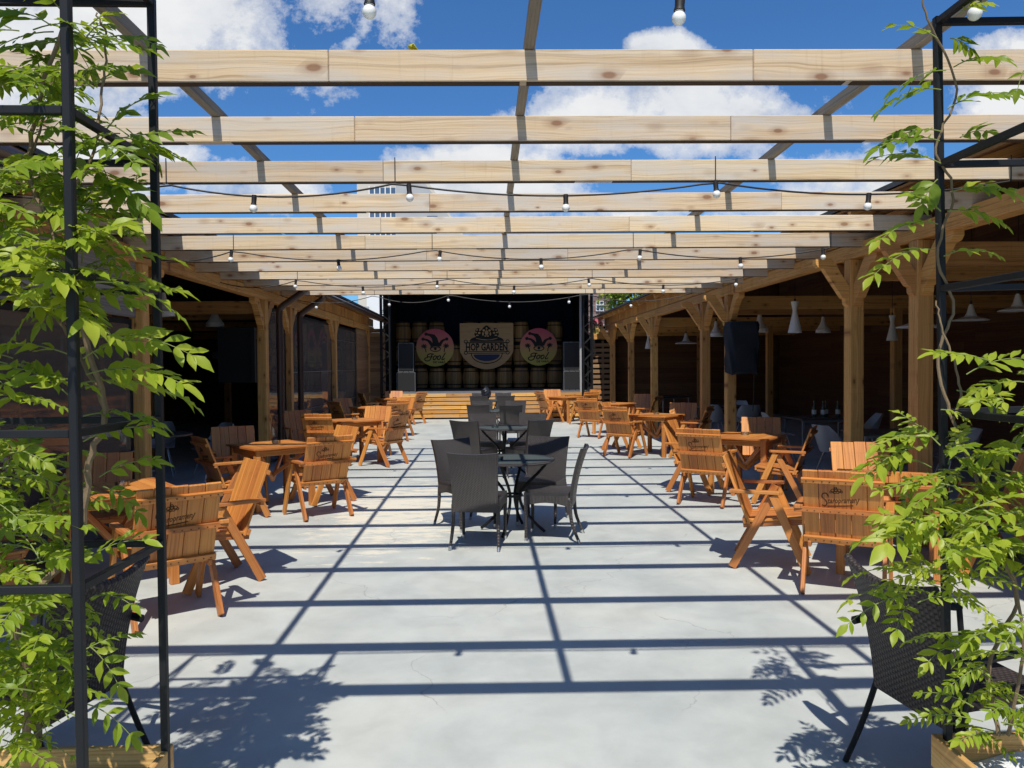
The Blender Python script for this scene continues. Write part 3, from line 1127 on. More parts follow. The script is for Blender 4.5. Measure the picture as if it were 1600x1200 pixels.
# mound and hop cones
m.prism([q(x, y) for x, y in ((290, 512), (330, 470), (410, 440), (430, 410), (800, 410), (820, 440), (900, 470), (940, 512))], fr, 0.006)
for (cx, cy, rr) in ((455, 330, 52), (500, 370, 62), (430, 390, 45), (612, 330, 88), (612, 270, 42), (560, 390, 60), (665, 390, 60), (725, 370, 62), (770, 330, 52), (795, 390, 45)):
    m.prism(circle(rr * U, 16, *q(cx, cy)), fr, 0.007 + 0.0004 * (cx % 7))
m.build('emblem', 'black', hs)
fr2 = at_depth(0.032)
m = MB()
for (cx, cy, rx, ry) in ((612, 365, 34, 46), (612, 285, 16, 24), (560, 322, 22, 20), (668, 322, 22, 20), (545, 385, 14, 34), (682, 385, 14, 34), (434, 312, 17, 17), (490, 312, 20, 17),
                         (418, 362, 15, 15), (476, 368, 24, 20), (788, 312, 17, 17), (738, 312, 20, 17), (806, 362, 15, 15), (752, 368, 24, 20), (440, 412, 26, 10), (785, 412, 26, 10),
                         (590, 425, 20, 14), (635, 425, 20, 14)):
    m.prism([q(cx + rx * math.cos(2 * math.pi * i / 12), cy - ry * math.sin(2 * math.pi * i / 12)) for i in range(12)], fr2, 0.006)
stroke(m, [q(420, 470), q(520, 490), q(612, 497), q(710, 490), q(810, 470)], 9 * U, fr2, 0.006)
m.build('emblem_inlay', 'signwood', hs)
m = MB()
arc = [q(612 + 245 * math.cos(a), 768 + 125 * math.sin(a)) for a in [math.pi * i / 24 for i in range(25)]]
m.prism(arc[::-1], fr, 0.005)
m.build('half_disc', 'navy', hs)


def fool_sign(loc, dia, label):
    root = empty('round_sign', loc)
    tag(root, label, 'sign', 'round jester hat signs')
    S = dia / 880
    q = lambda x, y: ((x - 602) * S, (640 - y) * S)
    m = MB()
    m.prism(circle(dia / 2, 40), pl0, 0.035, gcf=lambda a, b: (a / dia + 0.5, b / dia + 0.5, 0))
    m.build('disc', 'fool', root)
    fr = at_depth(0.021)
    m = MB()
    hats = [[(400, 300), (480, 318), (590, 335), (655, 415), (690, 530), (725, 615), (485, 615), (545, 520), (530, 430), (480, 375), (395, 350)],
            [(870, 425), (800, 440), (735, 475), (690, 540), (690, 598), (735, 612), (765, 545), (805, 490), (875, 462)],
            [(330, 422), (430, 440), (505, 485), (545, 540), (505, 612), (475, 560), (420, 490), (325, 462)]]
    for i, hpoly in enumerate(hats):
        m.prism([q(x, y) for x, y in hpoly][::-1], fr, 0.006 + 0.0008 * i)
    for i, (cx, cy) in enumerate(((395, 325), (325, 442), (875, 442))):
        m.prism(circle(38 * S, 14, *q(cx, cy)), fr, 0.009)
    ring = [q(608 + 118 * math.cos(2 * math.pi * k / 24), 668 - 62 * math.sin(2 * math.pi * k / 24)) for k in range(25)]
    stroke(m, ring, 20 * S, fr, 0.010)
    m.prism(circle(34 * S, 14, *q(608, 668)), fr, 0.008)
    stroke(m, [q(500, 655), q(550, 640), q(608, 633), q(665, 640), q(720, 655)], 14 * S, fr, 0.009)
    for sgn, (cx, cy) in ((1, (345, 608)), (-1, (860, 600))):
        for k in range(8):
            a = k * math.pi / 4 + 0.2
            stroke(m, [q(cx, cy), q(cx + 62 * math.cos(a), cy - 50 * math.sin(a))], 22 * S, fr, 0.006 + 0.0003 * k)
        stroke(m, [q(cx + sgn * 10, cy + 20), q(cx + sgn * 38, cy + 80), q(cx + sgn * 45, cy + 135)], 22 * S, fr, 0.0055)
    m.build('emblem', 'black', root)
    m = MB()
    W_ = 24 * S
    stroke(m, smooth_pts([q(565, 792), q(480, 786), q(425, 812), q(425, 848), q(480, 858), q(535, 850)], 5), W_, fr, 0.006)
    stroke(m, smooth_pts([q(530, 800), q(505, 880), q(470, 935), q(410, 952), q(362, 925), q(372, 885), q(425, 872)], 5), W_, fr, 0.007)
    for cx in (592, 692):
        el = [q(cx + 34 * math.cos(2 * math.pi * k / 16) + 14 * math.sin(2 * math.pi * k / 16), 878 - 46 * math.sin(2 * math.pi * k / 16)) for k in range(17)]
        stroke(m, el, W_, fr, 0.006)
    stroke(m, smooth_pts([q(548, 905), q(560, 860)], 2), W_ * 0.7, fr, 0.0065)
    stroke(m, smooth_pts([q(640, 850), q(665, 840)], 2), W_ * 0.7, fr, 0.0065)
    stroke(m, smooth_pts([q(838, 768), q(790, 850), q(757, 905), q(775, 925), q(820, 900)], 4), W_, fr, 0.006)
    vs, fs = text_mesh('DE VARĂ', 62 * S, 1.15, 0, 0.0035, 0.002)
    c = q(695, 985)
    m.add([(v[0] + c[0], -(v[2] + 0.0215), v[1] + c[1]) for v in vs], fs)
    m.build('lettering', 'black', root)
    return root


fool_sign((-1.72, 26.62, 2.28), 1.30, 'round pink and yellow jester hat sign reading Fool, left of the shield sign')
fool_sign((1.86, 26.62, 2.28), 1.30, 'round pink and yellow jester hat sign reading Fool, right of the shield sign')
small = fool_sign((3.42, 23.55, 2.83), 0.46, 'small sunlit round sign at the right truss tower under the roof edge')


# speakers
def speaker(loc, w, h, d, label, white=False):
    root = empty('loudspeaker', loc)
    tag(root, label, 'loudspeaker', 'loudspeakers stacked on the stage')
    m = MB()
    m.box((0, 0, h / 2), (w, d, h))
    m.build('cabinet', 'blackmat', root, bevel=0.012)
    m = MB()
    m.box((0, -d / 2 - 0.006, h / 2), (w - 0.05, 0.012, h - 0.10))
    m.build('grille', 'grille', root, bevel=0.004)
    m = MB()
    for z in (0.02, h - 0.02):
        for x0 in (-w / 3, 0, w / 3):
            m.box((x0, -d / 2 - 0.006, z), (w / 3.4, 0.012, 0.012))
    for x0 in (-w / 2 + 0.008, w / 2 - 0.008):
        m.box((x0, -d / 2 - 0.005, h / 2), (0.012, 0.010, h - 0.02))
    m.build('trim', 'steelgrey', root)
    if white:
        m = MB()
        m.box((w / 2 + 0.035, -d / 2 + 0.05, h / 2), (0.07, 0.06, h * 0.98))  # white strip down the right side of the cabinet
        m.build('side_strip', 'white', root)


speaker((-2.47, 24.35, ZS), 0.58, 0.62, 0.6, 'square bass loudspeaker at the left stage edge')
speaker((-2.47, 24.35, ZS + 0.622), 0.48, 0.92, 0.5, 'tall loudspeaker standing on the left bass loudspeaker')
speaker((2.74, 24.35, ZS), 0.56, 0.62, 0.6, 'square bass loudspeaker at the right stage edge')
speaker((2.72, 24.35, ZS + 0.622), 0.50, 0.92, 0.5, 'tall loudspeaker with a white side edge on the right bass loudspeaker', True)


def truss(x, d, label):
    root = empty('truss_tower', (x, d, 0))
    tag(root, label, 'truss tower', 'black truss towers beside the stage')
    s_ = 0.13
    H = 4.5
    for sx in (-s_, s_):
        for sy in (-s_, s_):
            m = MB()
            m.tube([(sx, sy, 0), (sx, sy, H)], 0.025, 8)
            m.build('chord', 'steel', root)
    m = MB()
    n = 18
    for k in range(n):
        z0, z1 = H * k / n, H * (k + 1) / n
        a, b = (-s_, s_) if k % 2 else (s_, -s_)
        for yv in (-s_, s_):
            m.tube([(a, yv, z0), (b, yv, z1)], 0.010, 6)
        for xv in (-s_, s_):
            m.tube([(xv, a, z0), (xv, b, z1)], 0.010, 6)
    m.build('lacing', 'steel', root)
    m = MB()
    m.box((0, 0, 0.01), (0.5, 0.5, 0.02))
    m.build('base_plate', 'steel', root)


truss(-2.98, 23.2, 'black truss tower at the left side of the stage')
truss(3.10, 23.2, 'black truss tower at the right side of the stage')
m = MB()
m.tube([(0, 0, 0), (0, 0, 4.4)], 0.05, 12)
tag(m.build('grey_pole', 'concrete', loc=(2.98, 23.75, 0)), 'plain grey pole beside the right truss tower', 'pole')

# pallet screen beside the stage on the right
ps = empty('slatted_screen', (3.72, 24.0, 0))
tag(ps, 'slatted wooden pallet screen between the right truss tower and the last post', 'screen')
m = MB()
for k in range(14):
    m.box((0, 0, 0.12 + 0.165 * k), (0.74, 0.025, 0.105))
m.build('slats', 'pallet', ps)
for x in (-0.36, -0.02, 0.34):
    m = MB()
    m.box((x, 0.04, 1.2), (0.07, 0.04, 2.4))
    m.build('upright', 'pallet', ps)
m = MB()
m.box((0, 0.02, 2.55), (0.9, 0.06, 0.22))
m.build('header_board', 'timber', ps)
m = MB()
m.box((0, 0.5, 1.3), (0.9, 0.03, 2.6))
m.build('backing', 'blackmat', ps)
sc = empty('security_camera', (3.72, 23.85, 2.80))
tag(sc, 'small white security camera by the last post on the right', 'camera')
m = MB()
m.tube([(0, 0, 0), (0, 0.10, -0.02)], 0.06, 12)
m.build('housing', 'white', sc)
m = MB()
m.tube([(0, -0.004, 0.001), (0, -0.015, 0.003)], 0.035, 12)
m.build('lens', 'blackmat', sc)

# ------------------------------------------------------------------ wooden chairs and tables


def make_chair():
    root = empty('wooden_armchair')
    BY0, BZ0, BY1, BZ1 = -0.155, 0.365, -0.352, 0.905
    bd = Vector((0, BY1 - BY0, BZ1 - BZ0))
    L = bd.length
    bd.normalize()
    bn = Vector((0, -bd.z, bd.y))            # towards the back (rear side)
    rot = Matrix((Vector((1, 0, 0)), bd.cross(Vector((1, 0, 0))), bd)).transposed()

    def bp(x, t, c=0.0):
        return Vector((x, BY0, BZ0)) + bd * t - bd.cross(Vector((1, 0, 0))) * c
    m = MB()
    for k in range(5):
        x = (k - 2) * 0.1035
        m.box(bp(x, L / 2), (0.0995, 0.02, L + 0.01 * ((k * 7) % 3 - 1) * 0.4), rot)
    back = m.build('backrest', 'chair', root, bevel=0.003)
    rear = -1 if (bp(0, 0, 1) - bp(0, 0, 0)).y > 0 else 1
    def screws(m, t, c):
        m.slot = 1
        for k in range(5):
            for dx in (-0.024, 0.024):
                m.box(bp((k - 2) * 0.1035 + dx, t, rear * c), (0.009, 0.003, 0.009), rot)
    for t, h in ((L - 0.07, 0.034), (0.035, 0.045)):
        m = MB()
        m.box(bp(0, t, rear * 0.0225), (0.53, 0.024, h), rot)
        screws(m, t, 0.0355)
        m.build('batten', ['chair', 'ink'], back, bevel=0.003)
    # burnt emblem and script on the rear of the planks
    m = MB()
    fr = lambda a, b, c: bp(-a, L * 0.635 + b, rear * (0.0112 + c)) if True else None
    # letters are read from behind: mirror so that they run left to right seen from the rear
    vs, fs = text_mesh('taropramen', 0.060, 0.78, 0.28, 0.0006, 0.0006, 'LEFT')
    rotx = math.radians(5)
    cs, sn = math.cos(rotx), math.sin(rotx)

    def wp(x, y, c=0.0):                # x to the reader's right, y up, rear face
        xx, yv = x * cs - y * sn, x * sn + y * cs
        return bp(SGN * xx, L * 0.615 + yv, rear * (0.0106 + c))
    SGN = 1
    w = max(v[0] for v in vs) - min(v[0] for v in vs)
    k = 0.185 / w
    m.add([wp(-0.095 + (v[0] - min(p[0] for p in vs)) * k, v[1], v[2]) for v in vs], fs)
    place = lambda a, b, c: wp(a, b, c)
    S_ = [(-0.088, 0.035), (-0.10, 0.058), (-0.122, 0.056), (-0.130, 0.032), (-0.112, 0.008), (-0.104, -0.018), (-0.118, -0.040), (-0.134, -0.032)]
    stroke(m, smooth_pts(S_, 4), 0.0075, place, 0.0016)
    stroke(m, [(-0.10, -0.042), (0.0, -0.042), (0.060, -0.040)], 0.007, place, 0.0016)
    stroke(m, [(0.085, -0.034), (0.106, 0.012)], 0.005, place, 0.0016)
    for (cx, cy, rr) in ((-0.055, 0.078, 0.013), (-0.035, 0.082, 0.013), (-0.015, 0.078, 0.013), (-0.045, 0.066, 0.011), (-0.025, 0.066, 0.011), (-0.035, 0.096, 0.009), (-0.068, 0.068, 0.008), (-0.002, 0.068, 0.008)):
        ring = circle(rr, 9, cx, cy)
        stroke(m, ring + ring[:1], 0.0045, place, 0.0016)
    m.build('burnt_lettering', 'ink', back)
    # arm-height rail behind the back
    m = MB()
    c = bp(0, 0.275, rear * 0.0265)
    m.box((0, c.y, c.z), (0.64, 0.03, 0.036), None)
    screws(m, 0.275, 0.0425)
    m.build('rail', ['chair', 'ink'], root, bevel=0.003)
    # seat of planks, tilted back
    m = MB()
    s0, s1 = Vector((0, -0.19, 0.385)), Vector((0, 0.275, 0.438))
    for k in range(5):
        x = (k - 2) * 0.1005
        m.bar(s0 + Vector((x, 0, 0)), s1 + Vector((x, 0, 0)), 0.0965, 0.02)
    m.build('seat', 'chair', root, bevel=0.003)
    m = MB()
    m.box((0, 0.262, 0.412), (0.50, 0.022, 0.032))
    m.box((0, -0.10, 0.376), (0.50, 0.035, 0.022))
    for sx in (-0.225, 0.225):
        m.bar((sx, -0.20, 0.352), (sx, 0.25, 0.402), 0.024, 0.042)
    m.build('seat_frame', 'chair', root, bevel=0.003)
    for sx in (-1, 1):
        m = MB()
        m.prism([(0.262, -0.295), (0.322, -0.305), (0.322, 0.075), (0.305, 0.10), (0.262, 0.10)], lambda a, b, c: Vector((sx * a, b, 0.632 + c)), 0.026,
                gcf=lambda a, b: (b + sx, a, 0.5))
        m.build('armrest', 'chair', root, bevel=0.003)
        m = MB()
        m.bar((sx * 0.292, 0.028, 0.612), (sx * 0.292, 0.285, 0.013), 0.064, 0.028, (1, 0, 0))
        m.build('leg', 'chair', root, bevel=0.003)
        m = MB()
        m.bar((sx * 0.262, 0.028, 0.612), (sx * 0.262, -0.285, 0.013), 0.064, 0.028, (1, 0, 0))
        m.build('leg', 'chair', root, bevel=0.003)
    return root


def make_table():
    root = empty('wooden_table')
    S = 0.80
    m = MB()
    n = 8
    for k in range(n):
        x = (k - (n - 1) / 2) * (S - 0.14) / n
        m.box((x, 0, 0.718), ((S - 0.14) / n - 0.004, S - 0.144, 0.022))
    for sg in (-1, 1):
        m.box((sg * (S / 2 - 0.035), 0, 0.7185), (0.068, S, 0.025))
        m.box((0, sg * (S / 2 - 0.035), 0.7185), (S - 0.142, 0.068, 0.025))
    m.build('tabletop', 'chair', root, bevel=0.003)
    m = MB()
    for sg in (-1, 1):
        m.box((sg * (S / 2 - 0.06), 0, 0.668), (0.024, S - 0.20, 0.072))
        m.box((0, sg * (S / 2 - 0.06), 0.668), (S - 0.20, 0.024, 0.072))
    m.build('apron', 'chair', root, bevel=0.003)
    for sx in (-1, 1):
        for sy in (-1, 1):
            m = MB()
            m.box((sx * (S / 2 - 0.065), sy * (S / 2 - 0.065), 0.352), (0.064, 0.064, 0.704))
            m.build('leg', 'chair', root, bevel=0.004)
    for a in (1, -1):
        m = MB()
        m.bar((-0.26, -0.26 * a, 0.62), (0.0, 0.0, 0.30 if a > 0 else 0.36), 0.03, 0.045)
        m.bar((0.26, 0.26 * a, 0.62), (0.0, 0.0, 0.30 if a > 0 else 0.36), 0.03, 0.045)
        m.build('brace', 'chair', root, bevel=0.003)
    return root


CH = make_chair()
TB = make_table()
used = {}


def first_or_dup(key, protoobj, loc, rz, label, cat, group):
    if key not in used:
        used[key] = True
        o = protoobj
        o.location = loc
        o.rotation_euler = (0, 0, rz)
        tag(o, label, cat, group)
        return o
    return dup(protoobj, loc, rz, label, group)


def ashtray(x, y, z, where):
    if 'ash' not in used:
        used['ash'] = empty('glass_ashtray')
        m = MB()
        m.lathe([(0.046, 0.0), (0.052, 0.012), (0.054, 0.034), (0.046, 0.034), (0.040, 0.010), (0.001, 0.008)], n=18)
        m.build('bowl', 'ashtray', used['ash'])
        o = used['ash']
        o.location = (x, y, z)
        tag(o, 'small clear glass ashtray on ' + where, 'ashtray', 'glass ashtrays on the tables')
        return
    dup(used['ash'], (x, y, z), RNG.uniform(0, 6), 'small clear glass ashtray on ' + where)


# (side, set name, table (x, y, yaw deg), chairs [(x, y, fx, fy, description)])
SETS = [
    ('left', 'the nearest left table', (-2.86, 5.98, 38), [
        (-2.14, 5.17, -0.61, 0.79, 'with its branded back to the viewer in front of {t}'),
        (-2.12, 6.00, -0.80, -0.60, 'seen from the side on the courtyard side of {t}'),
        (-3.28, 6.52, 0.30, -0.95, 'facing the viewer behind {t}'),
        (-3.42, 5.30, 0.90, 0.42, 'half hidden by vine leaves on the outer side of {t}')]),
    ('left', 'the second left table', (-2.55, 9.25, 40), [
        (-1.86, 8.57, -0.56, 0.83, 'with its branded back to the viewer in front of {t}'),
        (-2.00, 9.47, -0.76, -0.65, 'seen from the front corner beyond {t}, courtyard side'),
        (-3.04, 9.50, 0.45, -0.89, 'in shade facing the viewer behind {t}'),
        (-2.80, 8.55, 0.80, 0.60, 'with shaded back on the outer side of {t}')]),
    ('left', 'the third left table', (-2.30, 13.35, 36), [
        (-2.60, 12.55, 0.22, 0.97, 'with its branded back to the viewer in front of {t}'),
        (-1.70, 12.90, -0.86, 0.50, 'seen from behind on the courtyard side of {t}'),
        (-2.08, 14.05, -0.25, -0.97, 'facing the viewer in full sun behind {t}'),
        (-3.02, 13.0, 0.62, -0.78, 'in shade on the outer side of {t}')]),
    ('left', 'the fourth left table', (-2.55, 17.5, 40), [
        (-2.08, 16.95, -0.55, 0.83, 'with its branded back to the viewer in front of {t}'),
        (-2.08, 18.1, -0.55, -0.83, 'facing the viewer beyond {t}'),
        (-3.12, 17.9, 0.70, -0.70, 'in shade behind {t}'),
        (-2.98, 16.75, 0.75, 0.66, 'dark in the shade on the outer side of {t}')]),
    ('left', 'the farthest left table', (-2.62, 22.0, 42), [
        (-2.10, 22.0, -0.86, 0.50, 'with branded back to the courtyard beside {t}'),
        (-2.70, 22.75, 0.10, -1.0, 'facing the viewer behind {t}'),
        (-3.15, 21.6, 0.80, 0.40, 'in shade on the outer side of {t}')]),
    ('right', 'the nearest right table', (3.22, 6.02, -28), [
        (2.61, 5.47, 0.49, 0.87, 'with its branded back to the viewer in front of {t}'),
        (2.34, 6.22, 0.92, -0.39, 'seen in full side view on the courtyard side of {t}'),
        (3.42, 6.72, -0.22, -0.97, 'facing the viewer behind {t}'),
        (3.98, 5.95, -0.95, 0.20, 'half hidden by vine leaves on the outer side of {t}')]),
    ('right', 'the second right table', (3.33, 9.70, -38), [
        (2.63, 8.98, 0.58, 0.81, 'with its branded back to the viewer in front of {t}'),
        (2.72, 9.86, 0.84, -0.54, 'partly hidden on the courtyard side of {t}'),
        (3.70, 10.15, -0.30, -0.95, 'facing the viewer with a sunlit triangle behind {t}'),
        (3.52, 8.98, -0.85, 0.50, 'with shaded branded back on the outer side of {t}')]),
    ('right', 'the third right table', (3.12, 13.9, -42), [
        (2.50, 13.72, 0.66, 0.75, 'with its branded back to the viewer in front of {t}'),
        (2.62, 14.75, 0.85, -0.53, 'mostly hidden on the courtyard side of {t}'),
        (3.66, 14.3, -0.40, -0.90, 'facing the viewer behind {t}'),
        (3.62, 13.45, -0.85, 0.50, 'with shaded back on the outer side of {t}')]),
    ('right', 'the fourth right table', (3.05, 18.2, -40), [
        (2.46, 17.3, 0.60, 0.80, 'with its branded back to the viewer in front of {t}'),
        (3.85, 18.8, -0.40, -0.92, 'facing the viewer behind {t}'),
        (3.72, 17.8, -0.80, 0.55, 'with its back half turned on the outer side of {t}')]),
    ('right', 'the farthest right table', (2.35, 22.2, -45), [
        (1.85, 22.05, 0.90, 0.42, 'with branded back to the courtyard beside {t}'),
        (2.08, 22.95, 0.15, -0.99, 'facing the viewer behind {t}'),
        (3.00, 22.75, -0.85, -0.50, 'seen from the front corner on the outer side of {t}'),
        (2.72, 21.1, -0.50, 0.86, 'with its back to the viewer in front of {t}')]),
]
for side, tname, (tx, ty, yaw), chairs in SETS:
    first_or_dup('table', TB, (tx, ty, 0), R(yaw), 'square orange slatted wooden table, ' + tname.replace('the ', '', 1), 'table', 'wooden tables along both sides')
    ashtray(tx + 0.02, ty + 0.1, 0.7315, tname)
    for (x, y, fx, fy, desc) in chairs:
        lab = 'wooden armchair ' + desc.format(t=tname)
        first_or_dup('chair', CH, (x, y, 0), face(fx, fy), lab, 'armchair', 'wooden armchairs around the wooden tables')

# ------------------------------------------------------------------ wicker chairs and glass tables


def make_wicker():
    root = empty('wicker_chair')

    def backf(u, v):
        x = (u - 0.5)
        z = 0.335 + 0.545 * v
        wdt = 0.41 + 0.05 * v * v
        y = -0.205 - 0.03 * v - 0.085 * v * v + 0.022 * (1 - 4 * x * x) * -1 * (0.3 + v)
        z += -0.012 * (1 - 4 * x * x) * (v > 0.99)
        return (x * wdt, y, z), (0, 1, 0.12)
    m = MB()
    m.sheet(backf, 10, 14, 0.030, su=0.44, sv=0.55)
    m.build('backrest', 'wicker', root)
    m = MB()

    def seatf(u, v):
        x, y = (u - 0.5) * 0.44, -0.19 + 0.42 * v
        return (x, y, 0.445 - 0.010 * (1 - (2 * u - 1) ** 2)), (0, 0, 1)
    m.sheet(seatf, 10, 10, 0.035, su=0.44, sv=0.42)
    for sg in (-1, 1):
        m.sheet(lambda u, v, sg=sg: ((sg * 0.212, -0.19 + 0.42 * u, 0.335 + 0.035 * math.sin(math.pi * u) + (0.10 - 0.035 * math.sin(math.pi * u)) * v), (sg, 0, 0)), 8, 3, 0.02, su=0.42, sv=0.1)
    m.sheet(lambda u, v: (((u - 0.5) * 0.42, 0.222, 0.335 + 0.03 * math.sin(math.pi * u) + (0.10 - 0.03 * math.sin(math.pi * u)) * v), (0, 1, 0)), 8, 3, 0.02, su=0.42, sv=0.1)
    m.build('seat', 'wicker', root)
    for sx in (-1, 1):
        for pts in ([(0.205, 0.215, 0.40), (0.203, 0.21, 0.2), (0.20, 0.215, 0.035)],
                    [(0.205, -0.20, 0.40), (0.208, -0.215, 0.2), (0.218, -0.275, 0.035)]):
            m = MB()
            p = smooth_pts([(sx * a, b, c) for a, b, c in pts], 4)
            m.tube(p, [0.019 - 0.005 * i / (len(p) - 1) for i in range(len(p))], 8)
            lg = m.build('leg', 'wicker', root)
            e = p[-1]
            m = MB()
            d = (p[-1] - p[-2]).normalized()
            m.tube([e, e + d * (e.z / max(0.2, -d.z))], [0.0155, 0.0145], 10)
            m.build('foot_cap', 'chrome', lg)
    return root


def make_glass_table():
    root = empty('glass_table')
    m = MB()
    m.lathe([(0.395, 0.712), (0.395, 0.722)], n=44)
    m.build('tabletop', 'tableglass', root)
    m = MB()
    m.lathe([(0.396, 0.700), (0.416, 0.698), (0.422, 0.712), (0.414, 0.726), (0.396, 0.725)], n=44, close=False)
    m.build('rim', 'wicker', root)
    for k in range(4):
        a = math.pi / 4 + k * math.pi / 2 + 0.2
        m = MB()
        prof = [(0.36, 0.70), (0.27, 0.60), (0.13, 0.46), (0.075, 0.36), (0.11, 0.24), (0.22, 0.11), (0.33, 0.018)]
        m.tube(smooth_pts([(r * math.cos(a), r * math.sin(a), z) for r, z in prof], 4), 0.015, 8)
        m.build('leg', 'steel', root)
    m = MB()
    m.lathe([(0.085, 0.355), (0.105, 0.355), (0.105, 0.375), (0.085, 0.375)], n=24, close=False)
    m.build('ring', 'steel', root)
    m = MB()
    m.tube([(0.3 * math.cos(2 * math.pi * k / 28), 0.3 * math.sin(2 * math.pi * k / 28), 0.694) for k in range(29)], 0.008, 6)
    m.build('support_ring', 'steel', root)
    return root


WC = make_wicker()
GT = make_glass_table()
WSETS = [
    ('the nearest glass table', (0.26, 7.58), [
        (-0.06, 7.08, 0.18, 0.98, 'with its back to the viewer before {t}'),
        (0.62, 7.30, -0.98, 0.21, 'seen from the side, facing left at {t}'),
        (0.58, 8.02, -0.33, -0.94, 'facing the viewer at the far right of {t}'),
        (-0.20, 7.86, 0.55, -0.84, 'half hidden at the far left of {t}')]),
    ('the second glass table', (0.28, 11.5), [
        (-0.15, 11.05, 0.50, 0.87, 'with its back turned, near left of {t}'),
        (0.60, 11.08, -0.60, 0.80, 'with its back turned, near right of {t}'),
        (0.02, 12.1, 0.22, -0.97, 'facing the viewer at the far left of {t}'),
        (0.66, 12.1, -0.35, -0.94, 'facing the viewer at the far right of {t}')]),
    ('the third glass table', (0.26, 15.9), [
        (-0.10, 15.45, 0.15, 0.99, 'with its back turned, near left of {t}'),
        (0.46, 15.05, -0.10, 1.0, 'with its back turned, near right of {t}'),
        (-0.02, 16.5, 0.15, -0.99, 'facing the viewer at the far left of {t}'),
        (0.62, 16.5, -0.15, -0.99, 'facing the viewer at the far right of {t}')]),
    ('the farthest glass table', (0.18, 20.5), [
        (-0.14, 19.85, 0.10, 1.0, 'with its back turned, near left of {t}'),
        (0.49, 19.85, -0.10, 1.0, 'with its back turned, near right of {t}'),
        (-0.12, 21.3, 0.10, -0.99, 'facing the viewer at the far left of {t}'),
        (0.47, 21.3, -0.10, -0.99, 'facing the viewer at the far right of {t}')]),
]
for tname, (tx, ty), chairs in WSETS:
    first_or_dup('gtable', GT, (tx, ty, 0), RNG.uniform(0, 1.5) if 'gtable' in used else 0.25, 'round smoked glass table on curved black legs, ' + tname.replace('the ', '', 1), 'table', 'glass tables down the middle')
    ashtray(tx - 0.14, ty - 0.08, 0.7225, tname)
    for (x, y, fx, fy, desc) in chairs:
        first_or_dup('wicker', WC, (x, y, 0), face(fx, fy), 'black wicker chair ' + desc.format(t=tname), 'chair', 'wicker chairs around the glass tables')

# crumpled bag on the farthest glass table
m = MB()
rb = random.Random(3)
prof = []
vs, n, rings = [], 14, 8
for j in range(rings + 1):
    t = j / rings
    rr = (0.02 + 0.115 * math.sin(math.pi * min(1, t * 1.02)) ** 0.7)
    for k in range(n):
        a = 2 * math.pi * k / n
        w = rr * rb.uniform(0.78, 1.15)
        vs.append((w * math.cos(a), w * math.sin(a), 0.004 + t * 0.36 + rb.uniform(-0.012, 0.012) * (0 < j)))
fs = [(i * n + k, i * n + (k + 1) % n, (i + 1) * n + (k + 1) % n, (i + 1) * n + k) for i in range(rings) for k in range(n)]
fs += [tuple(range(n - 1, -1, -1)), tuple(rings * n + k for k in range(n))]
m.add(vs, fs)
tag(m.build('plastic_bag', 'bag', loc=(0.02, 20.5, 0.723)), 'crumpled shiny black plastic bag standing on the farthest glass table', 'bag')
# turquoise bucket near the stage
bk = empty('bucket', (-2.30, 21.15, 0))
tag(bk, 'small turquoise plastic bucket on the floor near the stage', 'bucket')
m = MB()
m.lathe([(0.09, 0.0), (0.12, 0.24), (0.13, 0.24), (0.13, 0.255), (0.112, 0.255), (0.085, 0.012)], n=20)
m.build('body', 'turquoise', bk)
m = MB()
m.tube([(0.125 * math.cos(a), 0.02, 0.25 + 0.11 * math.sin(a)) for a in [math.pi * i / 12 for i in range(13)]], 0.004, 6)
m.build('handle', 'steelgrey', bk)


def make_rattan_armchair():
    root = empty('wicker_armchair')

    def backf(u, v):
        x = (u - 0.5)
        wdt = 0.50 + 0.09 * v
        z = 0.32 + 0.49 * v + 0.04 * v * (4 * x * x)
        y = -0.17 - 0.005 * v - 0.10 * v * v - 0.03 * (1 - 4 * x * x) * v
        return (x * wdt, y, z), (0, 0.92, 0.38)
    m = MB()
    m.sheet(backf, 14, 16, 0.020, su=0.55, sv=0.55)
    back = m.build('backrest', 'rattan', root)
    m = MB()
    m.tube([backf(i / 14, 1.0)[0] for i in range(15)], 0.017, 8)
    m.build('top_edge', 'rattan', back)
    m = MB()
    m.sheet(lambda u, v: (((u - 0.5) * 0.50, -0.17 + 0.46 * v, 0.40 + 0.02 * v - 0.012 * math.sin(math.pi * u)), (0, 0, 1)), 12, 10, 0.030, su=0.5, sv=0.46)
    m.build('seat', 'rattan', root)
    for sx in (-1, 1):
        m = MB()
        m.tube(smooth_pts([(sx * 0.27, -0.10, 0.55), (sx * 0.265, -0.15, 0.36), (sx * 0.275, -0.21, 0.18), (sx * 0.285, -0.29, 0.0)], 4), 0.013, 8)
        m.build('leg', 'steel', root)
        m = MB()
        m.tube(smooth_pts([(sx * 0.285, 0.25, 0.60), (sx * 0.275, 0.27, 0.30), (sx * 0.275, 0.28, 0.0)], 4), 0.013, 8)
        m.build('leg', 'steel', root)
        m = MB()
        m.tube(smooth_pts([(sx * 0.29, -0.25, 0.585), (sx * 0.31, -0.08, 0.60), (sx * 0.31, 0.12, 0.615), (sx * 0.29, 0.262, 0.605)], 5), 0.018, 8)
        m.build('armrest', 'steel', root)
    m = MB()
    m.tube([(-0.275, 0.26, 0.385), (0.275, 0.26, 0.385)], 0.012, 8)
    m.build('seat_rail', 'steel', root)
    m = MB()
    m.tube([(-0.27, -0.15, 0.375), (0.27, -0.15, 0.375)], 0.012, 8)
    m.build('seat_rail', 'steel', root)
    return root


